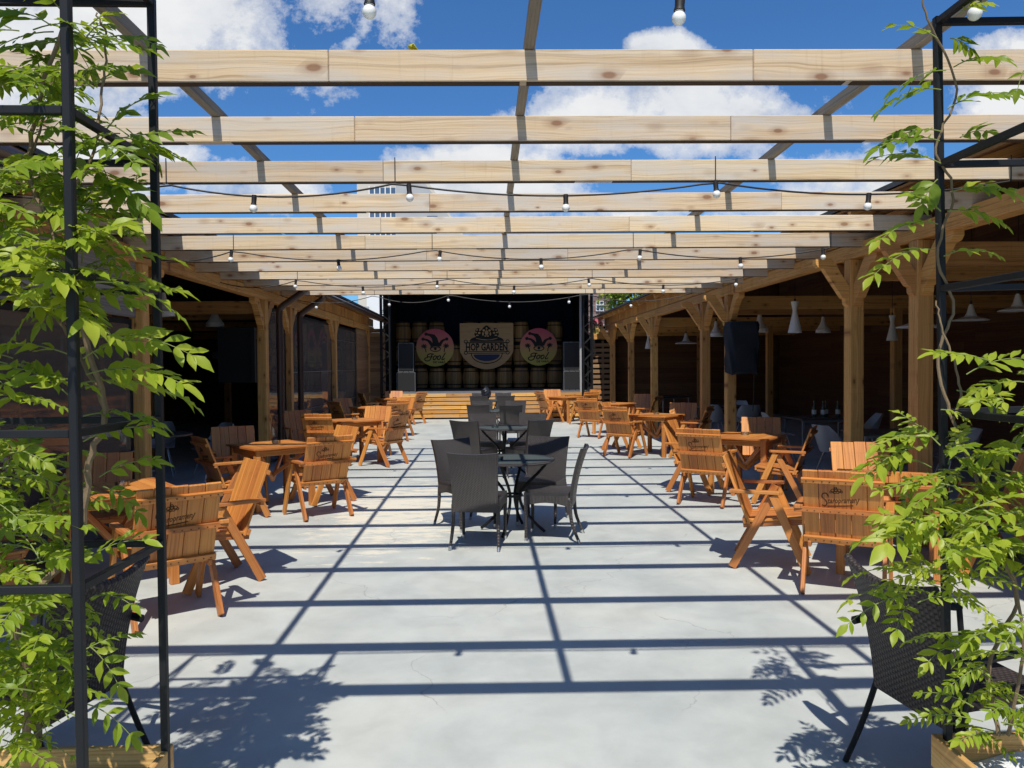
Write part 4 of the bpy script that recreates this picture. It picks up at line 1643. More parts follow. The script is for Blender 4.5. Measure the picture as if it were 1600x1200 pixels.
AC = make_rattan_armchair()
AC.scale = (0.84, 1, 1)
first_or_dup('rattan', AC, (-1.77, 3.12, 0), face(-0.97, 0.24), 'dark woven wicker armchair behind the left trellis, facing away to the left', 'armchair', 'woven armchairs behind the trellises')
first_or_dup('rattan', AC, (1.80, 2.90, 0), face(0.98, 0.16), 'dark woven wicker armchair behind the right trellis, facing away to the right', 'armchair', 'woven armchairs behind the trellises')

# a yellow leaf caught on top of the nearest full beam
m = MB()
m.sheet(lambda u, v: (((u - 0.5) * 0.05 * math.sin(math.pi * (0.1 + 0.8 * v)), (v - 0.5) * 0.05, 0.012 + 0.012 * math.sin(3 * u + 4 * v)), (0, 0, 1)), 6, 6, 0.004)
tag(m.build('fallen_leaf', 'yellowleaf', loc=(-0.30, 3.40, CAMZ + BH[2] + BZ)), 'small yellow leaf lying on top of the first fully visible pergola beam', 'leaf')

# ------------------------------------------------------------------ pendant lamps
LAMP = {
    'hourglass': [(0.050, 0.46), (0.058, 0.455), (0.030, 0.33), (0.034, 0.30), (0.095, 0.02), (0.100, 0.0), (0.094, 0.0), (0.028, 0.31), (0.052, 0.45)],
    'bell': [(0.018, 0.30), (0.028, 0.28), (0.040, 0.20), (0.085, 0.10), (0.13, 0.06), (0.135, 0.0), (0.128, 0.0), (0.122, 0.055), (0.03, 0.20)],
    'disc': [(0.018, 0.24), (0.030, 0.22), (0.055, 0.12), (0.085, 0.06), (0.24, 0.012), (0.245, 0.0), (0.236, 0.0), (0.08, 0.05), (0.03, 0.16)],
}


def pendant(px, py_bot, X, kind, scale, label):
    Y = X / (ray(px, py_bot).x / ray(px, py_bot).y)
    p = P(px, py_bot, Y)
    root = empty('pendant_lamp', p)
    tag(root, label, 'pendant lamp', 'white pendant lamps under the pavilion roofs')
    m = MB()
    prof = [(r * scale, z * scale) for r, z in LAMP[kind]]
    m.lathe(prof, n=24, close=False)
    m.build('lamp_shade', 'white', root)
    top = prof[0][1]
    ztop = 3.06 + 0.36 * (abs(X) - 3.3)
    m = MB()
    m.tube([(0, 0, top - 0.02), (0, 0, top + 0.04)], 0.016 * scale, 8)
    m.tube([(0, 0, top), (0, 0, max(0.3, ztop - p.z))], 0.004, 6)
    m.build('cord', 'rubber', root)


pendant(1242, 520, 4.55, 'hourglass', 1.0, 'brightest white hourglass pendant lamp, just right of the black covered loudspeaker')
pendant(1187, 519, 5.0, 'bell', 1.15, 'white bell pendant lamp partly behind the black covered loudspeaker')
pendant(1013, 545, 4.4, 'hourglass', 0.95, 'narrow white hourglass pendant lamp by the third post from the stage')
pendant(1072, 537, 5.0, 'disc', 1.1, 'white flat disc pendant lamp deep inside between two posts')
pendant(1119, 526, 4.9, 'bell', 1.1, 'white bell pendant lamp left of the black covered loudspeaker')
pendant(1286, 520, 6.0, 'bell', 0.95, 'small dim bell pendant lamp right of the hourglass lamp')
pendant(1394, 532, 6.3, 'hourglass', 0.85, 'dim hourglass pendant lamp deep inside behind the thick front post')
pendant(1436, 512, 5.0, 'disc', 1.0, 'wide white disc pendant lamp hanging left of the nearest visible post')
pendant(1517, 501, 5.7, 'disc', 0.8, 'white disc pendant lamp right of the trellis post')
pendant(1590, 486, 5.9, 'disc', 0.8, 'white disc pendant lamp cut by the right edge of the view')
pendant(256, 494, -4.5, 'bell', 1.1, 'larger white bell pendant lamp in the left pavilion beside the vine')
pendant(336, 510, -4.6, 'bell', 1.1, 'white bell pendant lamp in the left pavilion near the black screen')

# covered speaker on the right post, screen on the left post
cv = empty('covered_loudspeaker', (PX + 0.10, 11.86, 1.50))
tag(cv, 'loudspeaker wrapped in a wrinkled black cover strapped to a right pavilion post', 'loudspeaker')
m = MB()
rb = random.Random(5)
vs, gcs, n, rings = [], [], 40, 14
for j in range(rings + 1):
    t = j / rings
    z = 0.80 * t
    for k in range(n):
        a = 2 * math.pi * k / n
        ca, sa = math.cos(a), math.sin(a)
        e = 0.30
        rx = 0.235 * abs(ca) ** e * (1 if ca > 0 else -1)
        ry = 0.19 * abs(sa) ** e * (1 if sa > 0 else -1)
        tp = 1.0 - 0.10 * (t > 0.93) - 0.06 * (1 - t) * 1.2
        w = 1 + 0.045 * math.sin(5 * a + 9 * t) + rb.uniform(-0.02, 0.02)
        vs.append((rx * tp * w, ry * tp * w, z + 0.03 * math.sin(3 * a) * (1 - t)))
fs = [(i * n + k, i * n + (k + 1) % n, (i + 1) * n + (k + 1) % n, (i + 1) * n + k) for i in range(rings) for k in range(n)]
fs += [tuple(range(n - 1, -1, -1)), tuple(rings * n + k for k in range(n))]
m.add(vs, fs, smooth=True)
m.build('cover', 'cover', cv)
m = MB()
m.tube([(0.20, 0.05, 0.03), (0.21, 0.02, -0.15), (0.19, 0.03, -0.6)], 0.007, 6)
m.build('cable', 'rubber', cv)
tv = empty('wall_screen', (-3.72, 12.2, 1.42))
tag(tv, 'big black flat screen hung inside the left pavilion next to the first visible post', 'screen')
m = MB()
m.box((-0.20, 0, 0.42), (0.52, 0.03, 0.86))
m.build('display', 'blackmat', tv)
m = MB()
m.box((0.09, 0, 0.42), (0.06, 0.09, 0.86))
m.build('side_housing', 'steel', tv)
m = MB()
m.box((-0.36, 0.1, 0.42), (0.4, 0.16, 0.1))
m.build('bracket', 'steel', tv)


# ------------------------------------------------------------------ pavilion furniture
def make_shell():
    root = empty('shell_chair')
    m = MB()

    def f(u, v):
        x = (u - 0.5) * 2
        t = v
        if t < 0.5:
            y = 0.21 - 0.40 * (t / 0.5)
            z = 0.45 - 0.02 * math.sin(math.pi * t * 2) + 0.13 * abs(x) ** 3 * (t / 0.5)
        else:
            s_ = (t - 0.5) / 0.5
            y = -0.19 - 0.10 * s_ + 0.14 * abs(x) ** 3 * (1 - s_ * 0.7)
            z = 0.45 + 0.36 * s_ + 0.13 * abs(x) ** 3 * (1 - s_)
        w = 0.23 - 0.05 * max(0, t - 0.8) / 0.2
        return (x * w, y, z), (0, 0.5, 0.8)
    m.sheet(f, 10, 14, 0.012)
    m.build('shell', 'shell', root)
    for sx in (-1, 1):
        for sy in (-1, 1):
            m = MB()
            m.tube([(sx * 0.12, sy * 0.10, 0.43), (sx * 0.21, sy * 0.22, 0.0)], 0.010, 8)
            m.build('leg', 'chrome', root)
    return root


SH = make_shell()


def make_bistro():
    root = empty('bar_table')
    m = MB()
    m.box((0, 0, 0.735), (1.1, 0.65, 0.03))
    m.build('tabletop', 'tabletop', root, bevel=0.004)
    for sx in (-0.5, 0.5):
        for sy in (-0.28, 0.28):
            m = MB()
            m.box((sx, sy, 0.36), (0.03, 0.03, 0.72))
            m.build('leg', 'steelgrey', root)
    m = MB()
    for sy in (-0.28, 0.28):
        m.box((0, sy, 0.70), (0.96, 0.025, 0.035))
    m.build('frame', 'steelgrey', root)
    return root


BT = make_bistro()
btabs = [(5.35, 9.9, 'dark table with grey metal legs behind the second right wooden table'),
         (5.6, 12.6, 'dark table with bottles on it, beyond the black covered loudspeaker'),
         (5.1, 16.2, 'dark table with white shell chairs between the middle right posts'),
         (6.6, 8.4, 'dark table deep inside behind the thick front post'),
         (5.2, 21.6, 'dark table near the far end of the right pavilion'),
         (5.7, 6.4, 'dark table inside behind the right trellis')]
for i, (x, y, lab) in enumerate(btabs):
    first_or_dup('bistro', BT, (x, y, 0), R(8 * i), lab, 'table', 'dark tables inside the pavilions')
shells = [(4.75, 10.25, 0.9, 0.2, 'white shell chair at the dark table behind the second right wooden table'),
          (5.9, 9.45, -0.9, 0.1, 'white shell chair beyond the dark table behind the second right wooden table'),
          (5.0, 12.9, 0.9, -0.2, 'white shell chair by the dark table with bottles, courtyard side'),
          (6.2, 12.4, -0.9, 0.2, 'white shell chair by the dark table with bottles, inner side'),
          (4.75, 15.8, 0.6, 0.8, 'white shell chair with its back to the viewer between the middle right posts'),
          (5.35, 15.55, 0.0, 1.0, 'second white shell chair beside the one between the middle right posts'),
          (5.6, 16.9, -0.4, -0.9, 'white shell chair facing the viewer between the middle right posts'),
          (6.1, 8.0, 0.7, 0.6, 'white shell chair deep inside behind the thick front post'),
          (5.3, 7.0, 0.4, -0.9, 'white shell chair inside behind the right trellis')]
for (x, y, fx, fy, lab) in shells:
    first_or_dup('shell', SH, (x, y, 0), face(fx, fy), lab, 'chair', 'white shell chairs inside the pavilions')
lsh = [(-4.15, 9.0, 0.5, 0.85, 'white shell chair nearest the left vine, turned to the round table'),
       (-4.55, 9.75, 0.8, 0.6, 'white shell chair left of the round table in the left pavilion'),
       (-4.05, 11.5, -0.7, -0.7, 'white shell chair right of the round table, beside the first visible post'),
       (-5.0, 11.9, 0.3, -0.9, 'white shell chair behind the round table in the left pavilion')]
for (x, y, fx, fy, lab) in lsh:
    first_or_dup('shell', SH, (x, y, 0), face(fx, fy), lab, 'chair', 'white shell chairs inside the pavilions')
rt = empty('round_table', (-4.45, 10.6, 0))
tag(rt, 'round dark pedestal table with a tissue pack on it, inside the left pavilion', 'table')
m = MB()
m.lathe([(0.42, 0.725), (0.43, 0.73), (0.43, 0.75), (0.42, 0.755)], n=36)
m.build('tabletop', 'tabletop', rt)
m = MB()
m.lathe([(0.22, 0.0), (0.22, 0.015), (0.04, 0.04), (0.035, 0.70), (0.12, 0.725)], n=24)
m.build('pedestal', 'steel', rt)
cn = empty('tissue_dispenser', (-4.62, 10.5, 0.755))
tag(cn, 'white tissue dispenser on the round table in the left pavilion', 'dispenser')
m = MB()
m.box((0, 0, 0.075), (0.07, 0.07, 0.15))
m.build('body', 'paper', cn, bevel=0.01)
m = MB()
m.lathe([(0.028, 0.15), (0.03, 0.16), (0.02, 0.19), (0.008, 0.195)], n=14)
m.build('cap', 'white', cn)
cn = empty('condiment_pot', (-4.48, 10.42, 0.755))
tag(cn, 'small green pot beside the tissue dispenser on the round table', 'pot')
m = MB()
m.lathe([(0.03, 0.0), (0.042, 0.10), (0.042, 0.105), (0.036, 0.105), (0.025, 0.01)], n=16)
m.build('pot', 'greenplastic', cn)
m = MB()
m.box((0, 0, 0.11), (0.05, 0.02, 0.06))
m.build('card', 'paper', cn)
for k, (x, y) in enumerate(((5.45, 12.55), (5.58, 12.5), (5.68, 12.62), (5.85, 12.55))):
    if k == 0:
        bo = empty('bottle', (x, y, 0.75))
        tag(bo, 'dark glass bottle standing on the dark table inside the right pavilion', 'bottle', 'bottles on the dark table')
        m = MB()
        m.lathe([(0.034, 0.0), (0.036, 0.02), (0.036, 0.15), (0.014, 0.21), (0.013, 0.27), (0.015, 0.275)], n=16)
        m.build('glass', 'bottle', bo)
        m = MB()
        m.lathe([(0.0365, 0.05), (0.0368, 0.06), (0.0368, 0.12), (0.0365, 0.125)], n=16, close=False)
        m.build('label_band', 'paper', bo)
    else:
        dup(bo, (x, y, 0.75), 0)

# ------------------------------------------------------------------ planters, trellises, vines


def planter(x0, x1, d0, d1, h, label):
    root = empty('planter_box', ((x0 + x1) / 2, (d0 + d1) / 2, 0))
    tag(root, label, 'planter', 'wooden planter boxes under the trellises')
    hx, hy = (x1 - x0) / 2, (d1 - d0) / 2
    bh = h / 3
    for sx, sy in ((1, 0), (-1, 0), (0, 1), (0, -1)):
        m = MB()
        for k in range(3):
            z = bh * (k + 0.5)
            if sx:
                m.box((sx * (hx - 0.011), 0, z), (0.022, 2 * hy, bh - 0.004))
            else:
                m.box((0, sy * (hy - 0.011), z), (2 * hx - 0.046, 0.022, bh - 0.004))
        m.build('side_boards', 'planter', root, bevel=0.003)
    m = MB()
    rb = random.Random(11)

    def f(u, v):
        return ((u - 0.5) * (2 * hx - 0.05), (v - 0.5) * (2 * hy - 0.05), h - 0.09 + 0.012 * math.sin(u * 17 + v * 9) + 0.010 * math.sin(v * 23 - u * 7)), (0, 0, 1)
    m.sheet(f, 16, 16, 0.02)
    m.build('fleece_cover', 'gravel', root)


def trellis(x_in, side, d0, d1, z0, ztop, label):
    """steel box frame; x_in is the inner side, side = direction of the outer side"""
    root = empty('trellis_frame', (x_in, d1, z0))
    tag(root, label, 'trellis', 'black steel trellises at the entrance')
    w = 0.80
    H = ztop - z0
    T = 0.024
    for xx in (0, side * w):
        for yy in (0, d0 - d1):
            m = MB()
            m.box((xx, yy, H / 2), (T, T, H))
            m.build('post', 'steel', root, bevel=0.003)
    for zr in (1.07, 1.48, 1.90, 2.32, ztop - 0.017):
        z = zr - z0
        m = MB()
        m.box((0, (d0 - d1) / 2, z), (T * 0.9, abs(d1 - d0) - T, T * 0.9))
        m.box((side * w, (d0 - d1) / 2, z), (T * 0.9, abs(d1 - d0) - T, T * 0.9))
        m.box((side * w / 2, 0, z), (w - T, T * 0.9, T * 0.9))
        m.box((side * w / 2, d0 - d1, z), (w - T, T * 0.9, T * 0.9))
        m.build('rung', 'steel', root, bevel=0.002)
    return root


planter(-2.05, -1.065, 1.70, 2.61, 0.38, 'wooden planter box with white cover at the foot of the left trellis')
planter(1.545, 2.50, 1.70, 2.60, 0.355, 'wooden planter box with white cover at the foot of the right trellis')
trellis(-1.076, -1, 2.05, 2.57, 0.29, 2.855, 'tall black steel box trellis on the left, thick with wisteria')
RT = trellis(1.588, 1, 2.05, 2.57, 0.29, 2.815, 'tall black steel box trellis on the right, bare in its middle')
RT.rotation_euler = (0, R(-1.2), 0)


def leaflet(mb, base, d, nrm, L, Wd, tint, fold, droop):
    x = d.normalized()
    y = nrm.cross(x)
    if y.length < 1e-4:
        y = Vector((1, 0, 0))
    y.normalize()
    z = x.cross(y)
    st_ = ((0.0, 0.0), (0.16, 0.62), (0.38, 1.0), (0.62, 0.86), (0.83, 0.42), (1.0, 0.0))
    vs, fs, gc = [], [], []
    wav = RNG.uniform(-1, 1)
    for t, w in st_:
        c = base + x * (L * t) - z * (droop * L * t * t)
        hw = Wd * w / 2
        up = z * (fold * hw)
        wv = z * (0.06 * L * math.sin(t * 7 + wav * 3) * w)
        if w == 0:
            vs += [c]
            gc += [(t * L, 0, tint)]
        else:
            vs += [c + y * hw + up + wv, c, c - y * hw + up - wv]
            gc += [(t * L, hw, tint), (t * L, 0, tint), (t * L, -hw, tint)]
    # indices: 0 | 1 2 3 | 4 5 6 | 7 8 9 | 10 11 12 | 13
    fs += [(0, 2, 1), (0, 3, 2)]
    for k in range(3):
        a = 1 + 3 * k
        fs += [(a, a + 1, a + 4, a + 3), (a + 1, a + 2, a + 5, a + 4)]
    fs += [(10, 11, 13), (11, 12, 13)]
    mb.add(vs, fs, gc, tint, True)


def compound(ml, ms, base, tip, pairs, size, tone, arch=0.12):
    base, tip = Vector(base), Vector(tip)
    ax = tip - base
    L = ax.length
    up = Vector((0, 0, 1)) + Vector((RNG.uniform(-.5, .5), RNG.uniform(-.9, .3), 0))
    pts = []
    for i in range(9):
        t = i / 8
        pts.append(base + ax * t + Vector((0, 0, 1)) * (arch * L * 4 * t * (1 - t)) )
    ms.slot = 1
    ms.tube(pts, [0.0022 - 0.0012 * i / 8 for i in range(9)], 5)
    ms.slot = 0
    side = ax.normalized().cross(up).normalized()
    n = side.cross(ax.normalized()).normalized()
    for k in range(pairs):
        t = 0.22 + 0.74 * k / max(1, pairs - 1) if pairs > 1 else 0.6
        i = min(7, int(t * 8))
        p = pts[i].lerp(pts[i + 1], t * 8 - i)
        d0 = (pts[i + 1] - pts[i]).normalized()
        s_ = size * (0.80 + 0.35 * math.sin(math.pi * (0.2 + 0.75 * t))) * RNG.uniform(0.85, 1.12)
        for sg in (-1, 1):
            if RNG.random() < 0.05:
                continue
            d = d0 * RNG.uniform(0.55, 0.85) + side * sg * RNG.uniform(0.7, 0.95) + Vector((0, 0, RNG.uniform(-0.35, 0.15)))
            nn = (n + Vector((RNG.uniform(-.45, .45), RNG.uniform(-.55, .35), RNG.uniform(-.1, .3)))).normalized()
            leaflet(ml, p, d, nn, s_, s_ * RNG.uniform(0.31, 0.42), min(1, max(0, tone + RNG.uniform(-.25, .25))), RNG.uniform(0.15, 0.6), RNG.uniform(0.02, 0.25))
    d = (pts[-1] - pts[-2]).normalized()
    leaflet(ml, pts[-1], d + Vector((0, 0, -0.15)), n, size * 1.1, size * 0.46, min(1, tone + 0.1), 0.3, 0.15)


def vine(name_label, stems, clusters, sprays, root_loc, seed):
    global RNG
    keep = RNG
    RNG = random.Random(seed)
    root = empty('climbing_vine', root_loc)
    o = Vector(root_loc)
    tag(root, name_label, 'vine', 'wisteria vines on the trellises')
    ms, ml = MB(), MB()
    mr = ml
    for pts, r in stems:
        p = smooth_pts([Vector(q_) - o for q_ in pts], 7)
        ms.tube([q_ + Vector((RNG.uniform(-.004, .004), RNG.uniform(-.004, .004), 0)) for q_ in p], [r * (1 - 0.55 * i / len(p)) for i in range(len(p))], 7)
    for (x0, x1, y0, y1, d0, d1, n, ln, size, bx, tone) in clusters:
        for _ in range(int(n * 1.3)):
            D = RNG.uniform(d0, d1)
            b = P(RNG.uniform(x0, x1), RNG.uniform(y0, y1), D)
            a = RNG.uniform(0, 2 * math.pi)
            dirv = Vector((math.cos(a) + bx, math.sin(a) * 0.8 - 0.25, RNG.uniform(-0.55, 0.35))).normalized()
            L = ln * RNG.uniform(0.85, 1.45)
            compound(ml, mr, b - o, b + dirv * L - o, RNG.choice((5, 6, 7)), size * 0.62 * RNG.uniform(0.7, 1.15), min(1, max(0, tone + RNG.uniform(-.2, .2))), RNG.uniform(0.02, 0.16))
    for (x0, y0, D0, x1, y1, D1, pairs, size, tone) in sprays:
        compound(ml, mr, P(x0, y0, D0) - o, P(x1, y1, D1) - o, pairs, min(size, 0.1) * 0.85, tone, 0.10)
    ms.build('stem', 'bark', root)
    ml.build('foliage', ['leaf', 'shoot'], root)
    RNG = keep


def SP(px, py, D):
    return tuple(P(px, py, D))


vine('dense sunlit wisteria vine climbing the left trellis', [
    ([SP(40, 1165, 2.35), SP(45, 1050, 2.3), SP(30, 960, 2.25), SP(120, 850, 2.3), SP(140, 720, 2.3), SP(165, 640, 2.3), SP(130, 520, 2.25), SP(110, 430, 2.2), SP(75, 340, 2.2), SP(45, 270, 2.25), SP(60, 160, 2.25), SP(100, 40, 2.2)], 0.012),
    ([SP(165, 640, 2.3), SP(120, 545, 2.35), SP(70, 475, 2.35), SP(20, 430, 2.35)], 0.007),
    ([SP(60, 1160, 2.4), SP(60, 1080, 2.45), SP(20, 1000, 2.45), SP(100, 900, 2.45), SP(60, 700, 2.4)], 0.010),
    ([SP(110, 300, 2.2), SP(145, 245, 2.2), SP(160, 150, 2.25), SP(165, 60, 2.25), SP(150, 20, 2.25)], 0.005),
    ([SP(75, 340, 2.2), SP(45, 270, 2.3), SP(70, 180, 2.3)], 0.006),
], [
    # x0 x1  y0   y1   d0   d1   n  len  size  bias tone
    (15, 140, 15, 150, 2.10, 2.40, 15, .16, .088, .1, .42),
    (60, 200, 60, 260, 2.15, 2.55, 20, .15, .082, .3, .32),
    (130, 215, 180, 330, 2.2, 2.5, 13, .14, .085, .2, .25),
    (-60, 60, 60, 250, 2.1, 2.5, 11, .16, .085, 0, .35),
    (-40, 130, 240, 420, 2.05, 2.5, 44, .15, .085, .1, .55),
    (-50, 120, 400, 480, 2.05, 2.4, 22, .17, .100, .1, .68),
    (80, 150, 350, 470, 2.05, 2.4, 14, .16, .090, .6, .60),
    (-60, 60, 540, 640, 2.1, 2.4, 7, .17, .075, .3, .62),
    (-60, 60, 660, 860, 2.1, 2.5, 28, .15, .080, .1, .55),
    (0, 100, 690, 900, 2.15, 2.5, 20, .13, .072, .2, .45),
    (-40, 80, 880, 1160, 2.1, 2.55, 58, .14, .075, .1, .40),
    (80, 130, 960, 1130, 2.15, 2.45, 9, .13, .068, .3, .40),
], [
    (120, 470, 2.3, 275, 452, 2.35, 7, .085, .62), (135, 415, 2.3, 270, 405, 2.4, 6, .062, .5), (140, 530, 2.3, 300, 555, 2.3, 7, .086, .66),
    (130, 560, 2.25, 235, 535, 2.2, 6, .075, .55), (135, 585, 2.25, 285, 600, 2.2, 8, .088, .74), (120, 600, 2.3, 290, 625, 2.3, 7, .080, .70),
    (130, 650, 2.3, 245, 660, 2.35, 6, .068, .4), (130, 690, 2.3, 235, 670, 2.3, 5, .066, .5), (110, 555, 2.25, -10, 545, 2.2, 5, .08, .7),
    (105, 640, 2.2, -20, 620, 2.15, 6, .085, .7), (110, 620, 2.2, 20, 575, 2.2, 6, .07, .6), (155, 745, 2.35, 238, 720, 2.4, 4, .072, .5),
    (160, 760, 2.35, 215, 800, 2.4, 4, .066, .5), (130, 880, 2.35, 225, 845, 2.3, 5, .066, .6), (140, 935, 2.3, 205, 945, 2.2, 4, .055, .45),
    (140, 1010, 2.3, 185, 1070, 2.3, 4, .07, .55), (135, 1100, 2.3, 205, 1150, 2.3, 4, .066, .4), (160, 210, 2.3, 235, 150, 2.35, 5, .085, .3),
    (165, 250, 2.3, 245, 235, 2.35, 4, .085, .3), (160, 280, 2.3, 225, 320, 2.3, 4, .10, .3), (140, 40, 2.3, 175, 20, 2.3, 5, .05, .8),
    (80, 40, 2.2, 20, 20, 2.2, 4, .10, .5), (150, 130, 2.3, 205, 110, 2.3, 4, .085, .35), (60, 480, 2.2, -10, 440, 2.1, 5, .12, .75),
    (100, 470, 2.15, 135, 500, 2.05, 3, .12, .8),
], (-1.5, 2.35, 0.3), 21)
vine('sparser sunlit wisteria vine climbing the right trellis', [
    ([SP(1560, 1150, 2.4), SP(1545, 1040, 2.45), SP(1590, 930, 2.45), SP(1545, 840, 2.4), SP(1530, 760, 2.45), SP(1490, 660, 2.5), SP(1465, 560, 2.55), SP(1490, 480, 2.55), SP(1465, 400, 2.55), SP(1490, 300, 2.55), SP(1462, 230, 2.55), SP(1495, 140, 2.55), SP(1450, 30, 2.5), SP(1440, -20, 2.5)], 0.007),
    ([SP(1490, 660, 2.5), SP(1500, 600, 2.5), SP(1475, 520, 2.52), SP(1462, 470, 2.55)], 0.005),
    ([SP(1575, 1150, 2.35), SP(1600, 1000, 2.3), SP(1570, 880, 2.3), SP(1500, 800, 2.3)], 0.006),
], [
    (1490, 1620, 690, 880, 2.15, 2.55, 34, .15, .080, -.1, .68),
    (1420, 1520, 670, 800, 2.25, 2.55, 14, .15, .074, -.5, .70),
    (1420, 1490, 790, 910, 2.15, 2.5, 14, .14, .078, -.3, .70),
    (1410, 1490, 890, 950, 2.2, 2.5, 5, .12, .060, -.3, .60),
    (1500, 1640, 880, 1000, 2.2, 2.55, 9, .13, .060, 0, .50),
    (1500, 1620, 980, 1150, 2.15, 2.55, 24, .13, .066, 0, .55),
    (1540, 1640, 560, 690, 2.2, 2.5, 8, .16, .080, -.2, .65),
], [
    (1478, 110, 2.5, 1400, 140, 2.5, 3, .070, .22), (1470, 140, 2.5, 1385, 165, 2.45, 5, .085, .18), (1470, 205, 2.5, 1400, 215, 2.5, 5, .075, .2),
    (1468, 220, 2.5, 1372, 232, 2.45, 6, .080, .2), (1465, 60, 2.5, 1400, 40, 2.5, 3, .055, .55), (1490, 105, 2.5, 1560, 90, 2.5, 5, .080, .22),
    (1480, 170, 2.5, 1565, 145, 2.45, 6, .080, .18), (1485, 60, 2.5, 1515, 75, 2.5, 4, .07, .25), (1500, 20, 2.45, 1535, 5, 2.4, 4, .06, .75),
    (1470, 255, 2.5, 1375, 245, 2.5, 5, .065, .25), (1500, 215, 2.5, 1540, 205, 2.5, 3, .07, .4), (1485, 300, 2.5, 1575, 300, 2.4, 7, .080, .75),
    (1480, 330, 2.5, 1560, 345, 2.45, 6, .070, .75), (1465, 280, 2.5, 1440, 320, 2.5, 4, .07, .4), (1465, 350, 2.5, 1375, 375, 2.4, 6, .072, .7),
    (1460, 390, 2.5, 1365, 430, 2.4, 6, .072, .75), (1475, 400, 2.5, 1550, 395, 2.5, 6, .060, .75), (1470, 330, 2.5, 1425, 305, 2.5, 4, .06, .5),
    (1450, 700, 2.4, 1350, 745, 2.3, 5, .085, .75), (1460, 680, 2.4, 1375, 695, 2.35, 5, .075, .7), (1455, 730, 2.4, 1365, 720, 2.35, 5, .075, .65),
    (1440, 830, 2.3, 1385, 850, 2.2, 4, .10, .8), (1440, 900, 2.4, 1335, 900, 2.35, 6, .062, .62), (1430, 920, 2.4, 1325, 940, 2.35, 6, .060, .65),
    (1430, 930, 2.35, 1325, 975, 2.3, 5, .060, .6), (1420, 945, 2.4, 1400, 985, 2.3, 4, .06, .6), (1490, 1010, 2.4, 1450, 1035, 2.35, 3, .065, .7),
    (1510, 585, 2.4, 1600, 560, 2.35, 5, .085, .75), (1495, 610, 2.5, 1560, 640, 2.45, 4, .06, .7), (1600, 110, 2.4, 1590, 140, 2.4, 2, .05, .5),
    (1470, 640, 2.45, 1510, 655, 2.4, 6, .03, .9),
], (2.0, 2.35, 0.3), 33)

# ------------------------------------------------------------------ background


def building(name, loc, rz, label, cat='building'):
    return tag(empty(name, loc, rz), label, cat)


# pale tower seen between two pergola beams
tb = P(640, 571, 130)
bt = building('office_tower', (tb.x, 130, 0), 0, 'far pale tower block with a strip of white mullioned windows, seen between pergola beams')
s_ = 130 / FPX
X = lambda px: (px - 640) * s_
m = MB()
m.prism([(X(562), 0), (X(735), 0), (X(735), 21.5), (X(722), 24.2), (X(672), 32.5), (X(562), 32.5)], lambda a, b, c: Vector((a, 6 + c, b)), 12)
m.build('wall', 'beige', bt)
m = MB()
m.prism([(X(622), 0.1), (X(733), 0.1), (X(733), 21.3), (X(720), 24.2), (X(668), 32.0), (X(622), 32.0)], lambda a, b, c: Vector((a, -0.3 + c, b)), 0.6)
m.build('grey_wing', 'concrete', bt)
for k in range(5):
    for z in (22.2, 26.2, 28.4):
        m = MB()
        x = X(582 + 8.2 * k)
        m.box((x + 3.2 * s_, -0.05, z + 1.3), (6.2 * s_, 0.12, 3.6 if z > 27 else (1.8 if z < 24 else 2.0)))
        m.build('window', 'glassdark', bt)
m = MB()
for k in range(6):
    m.box((X(581 + 8.2 * k), -0.1, 27.0), (1.6 * s_, 0.25, 9.5))
m.build('mullions', 'whitewall', bt)
m = MB()
m.box((X(678), -0.75, 25.9), (16 * s_, 0.3, 1.5))
m.build('balcony_opening', 'glassdark', bt)

# white building behind the left roof
bw = building('white_building', (-5.0, 34, 0), 0, 'white rendered building with a blue glazed corner behind the left pavilion roof')
m = MB()
m.box((0.35, 2.0, 2.6), (1.2, 3.0, 5.2))
m.build('wall', 'whitewall', bw)
m = MB()
m.box((-1.6, 2.2, 2.1), (2.6, 3.0, 4.2))
m.build('annex', 'whitewall', bw)
m = MB()
m.box((-1.5, 0.66, 3.55), (1.9, 0.08, 0.7))
m.build('window', 'glassdark', bw)
m = MB()
m.box((-1.5, 0.55, 4.25), (2.7, 0.3, 0.12))
m.build('cornice', 'concrete', bw)
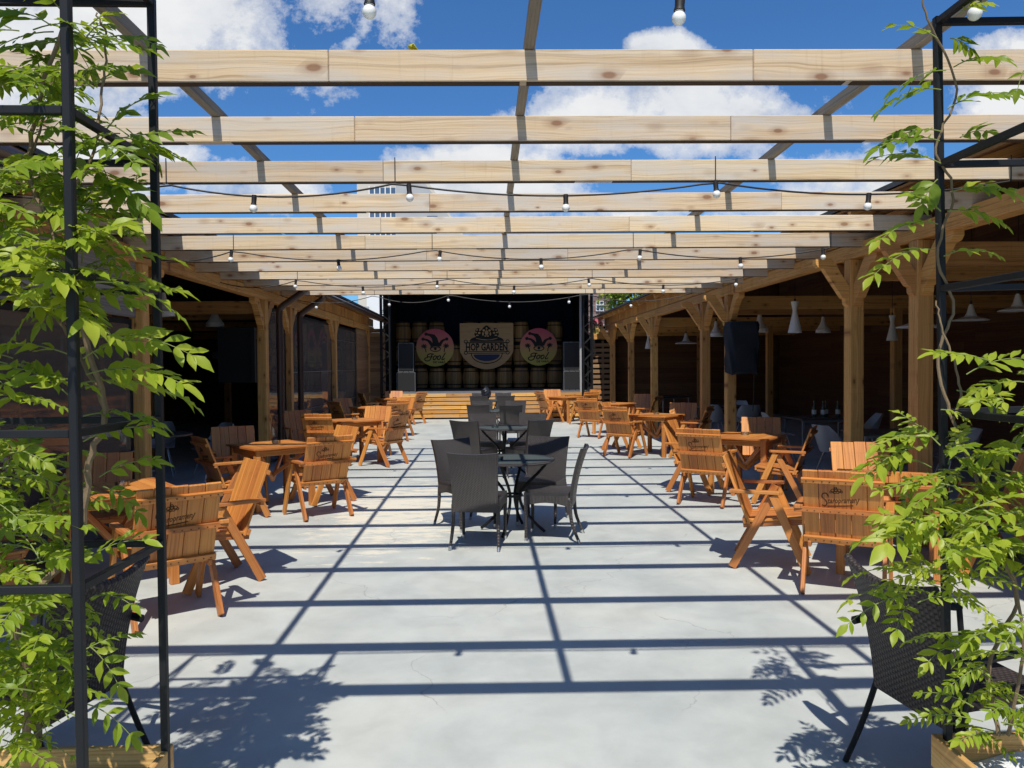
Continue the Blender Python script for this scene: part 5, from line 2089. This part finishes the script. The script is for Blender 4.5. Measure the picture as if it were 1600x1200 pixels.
# brick block with white window frames behind the right truss
bb = building('brick_block', (5.55, 40, 0), 0, 'dark brick block with white barred windows behind the right truss tower')
m = MB()
m.box((-0.1, 3, 3.6), (2.4, 6, 7.2))
m.build('wall', 'brick', bb)
for x in (-0.55, 0.45):
    for z in (3.5, 4.7, 5.9):
        m = MB()
        m.box((x, -0.02, z), (0.36, 0.06, 0.5))
        f = m.build('window', 'glassdark', bb)
        m = MB()
        for sx in (-0.19, 0, 0.19):
            m.box((x + sx, -0.06, z), (0.03, 0.05, 0.53))
        for sz in (-0.25, 0.07, 0.25):
            m.box((x, -0.065, z + sz), (0.40, 0.045, 0.03))
        m.build('frame', 'whitewall', f)
m = MB()
for k in range(9):
    m.tube([(-1.15 + 0.3 * k, -0.5, 2.5), (-1.15 + 0.3 * k, -0.5, 7.2)], 0.012, 5)
    m.tube([(-1.2, -0.5, 2.7 + 0.5 * k), (1.35, -0.5, 2.7 + 0.5 * k)], 0.012, 5)
m.build('netting', 'steelgrey', bb)


def tree(loc, h, r, label, seed):
    rb = random.Random(seed)
    root = empty('tree', loc)
    tag(root, label, 'tree', 'trees beyond the right roof')
    m = MB()
    m.tube([(0, 0, 0), (0.05, 0, h * 0.3), (0.0, 0.1, h * 0.6), (0.1, 0, h * 0.85)], [0.16, 0.13, 0.08, 0.03], 8)
    tr = m.build('trunk', 'bark', root)
    m = MB()
    cl = []
    for k in range(38):
        a = rb.uniform(0, 6.28)
        zz = h * rb.uniform(0.38, 0.98)
        rr = r * math.sin(math.pi * min(0.98, (zz / h - 0.3) / 0.75)) * rb.uniform(0.5, 1.0)
        cl.append(Vector((rr * math.cos(a), rr * math.sin(a), zz)))
        m.tube([(0, 0, zz * 0.75), cl[-1] * 0.6 + Vector((0, 0, zz * 0.36)), cl[-1]], [0.05, 0.03, 0.01], 5)
    m.build('limbs', 'bark', root)
    m = MB()
    for c in cl:
        tone = rb.uniform(0.2, 0.8)
        for _ in range(210):
            p = c + Vector((rb.gauss(0, 1), rb.gauss(0, 1), rb.gauss(0, 0.7))) * (0.30 * r / 1.6)
            d = Vector((rb.uniform(-1, 1), rb.uniform(-1, 1), rb.uniform(-1, 0.4))).normalized()
            e = d.cross(Vector((rb.uniform(-1, 1), rb.uniform(-1, 1), rb.uniform(-1, 1)))).normalized()
            L = rb.uniform(0.13, 0.26)
            m.add([p, p + d * L * .5 + e * L * .3, p + d * L, p + d * L * .5 - e * L * .3], [(0, 1, 2, 3)], None, min(1, max(0, tone + rb.uniform(-.25, .25))))
    m.build('crown', 'treeleaf', root)


tree((7.0, 33.0, 0), 6.8, 1.55, 'yellow green tree whose crown shows right beside the brick block', 2)
tree((8.9, 36.0, 0), 6.4, 2.0, 'green tree farther right whose crown peeps over the pavilion roof', 4)
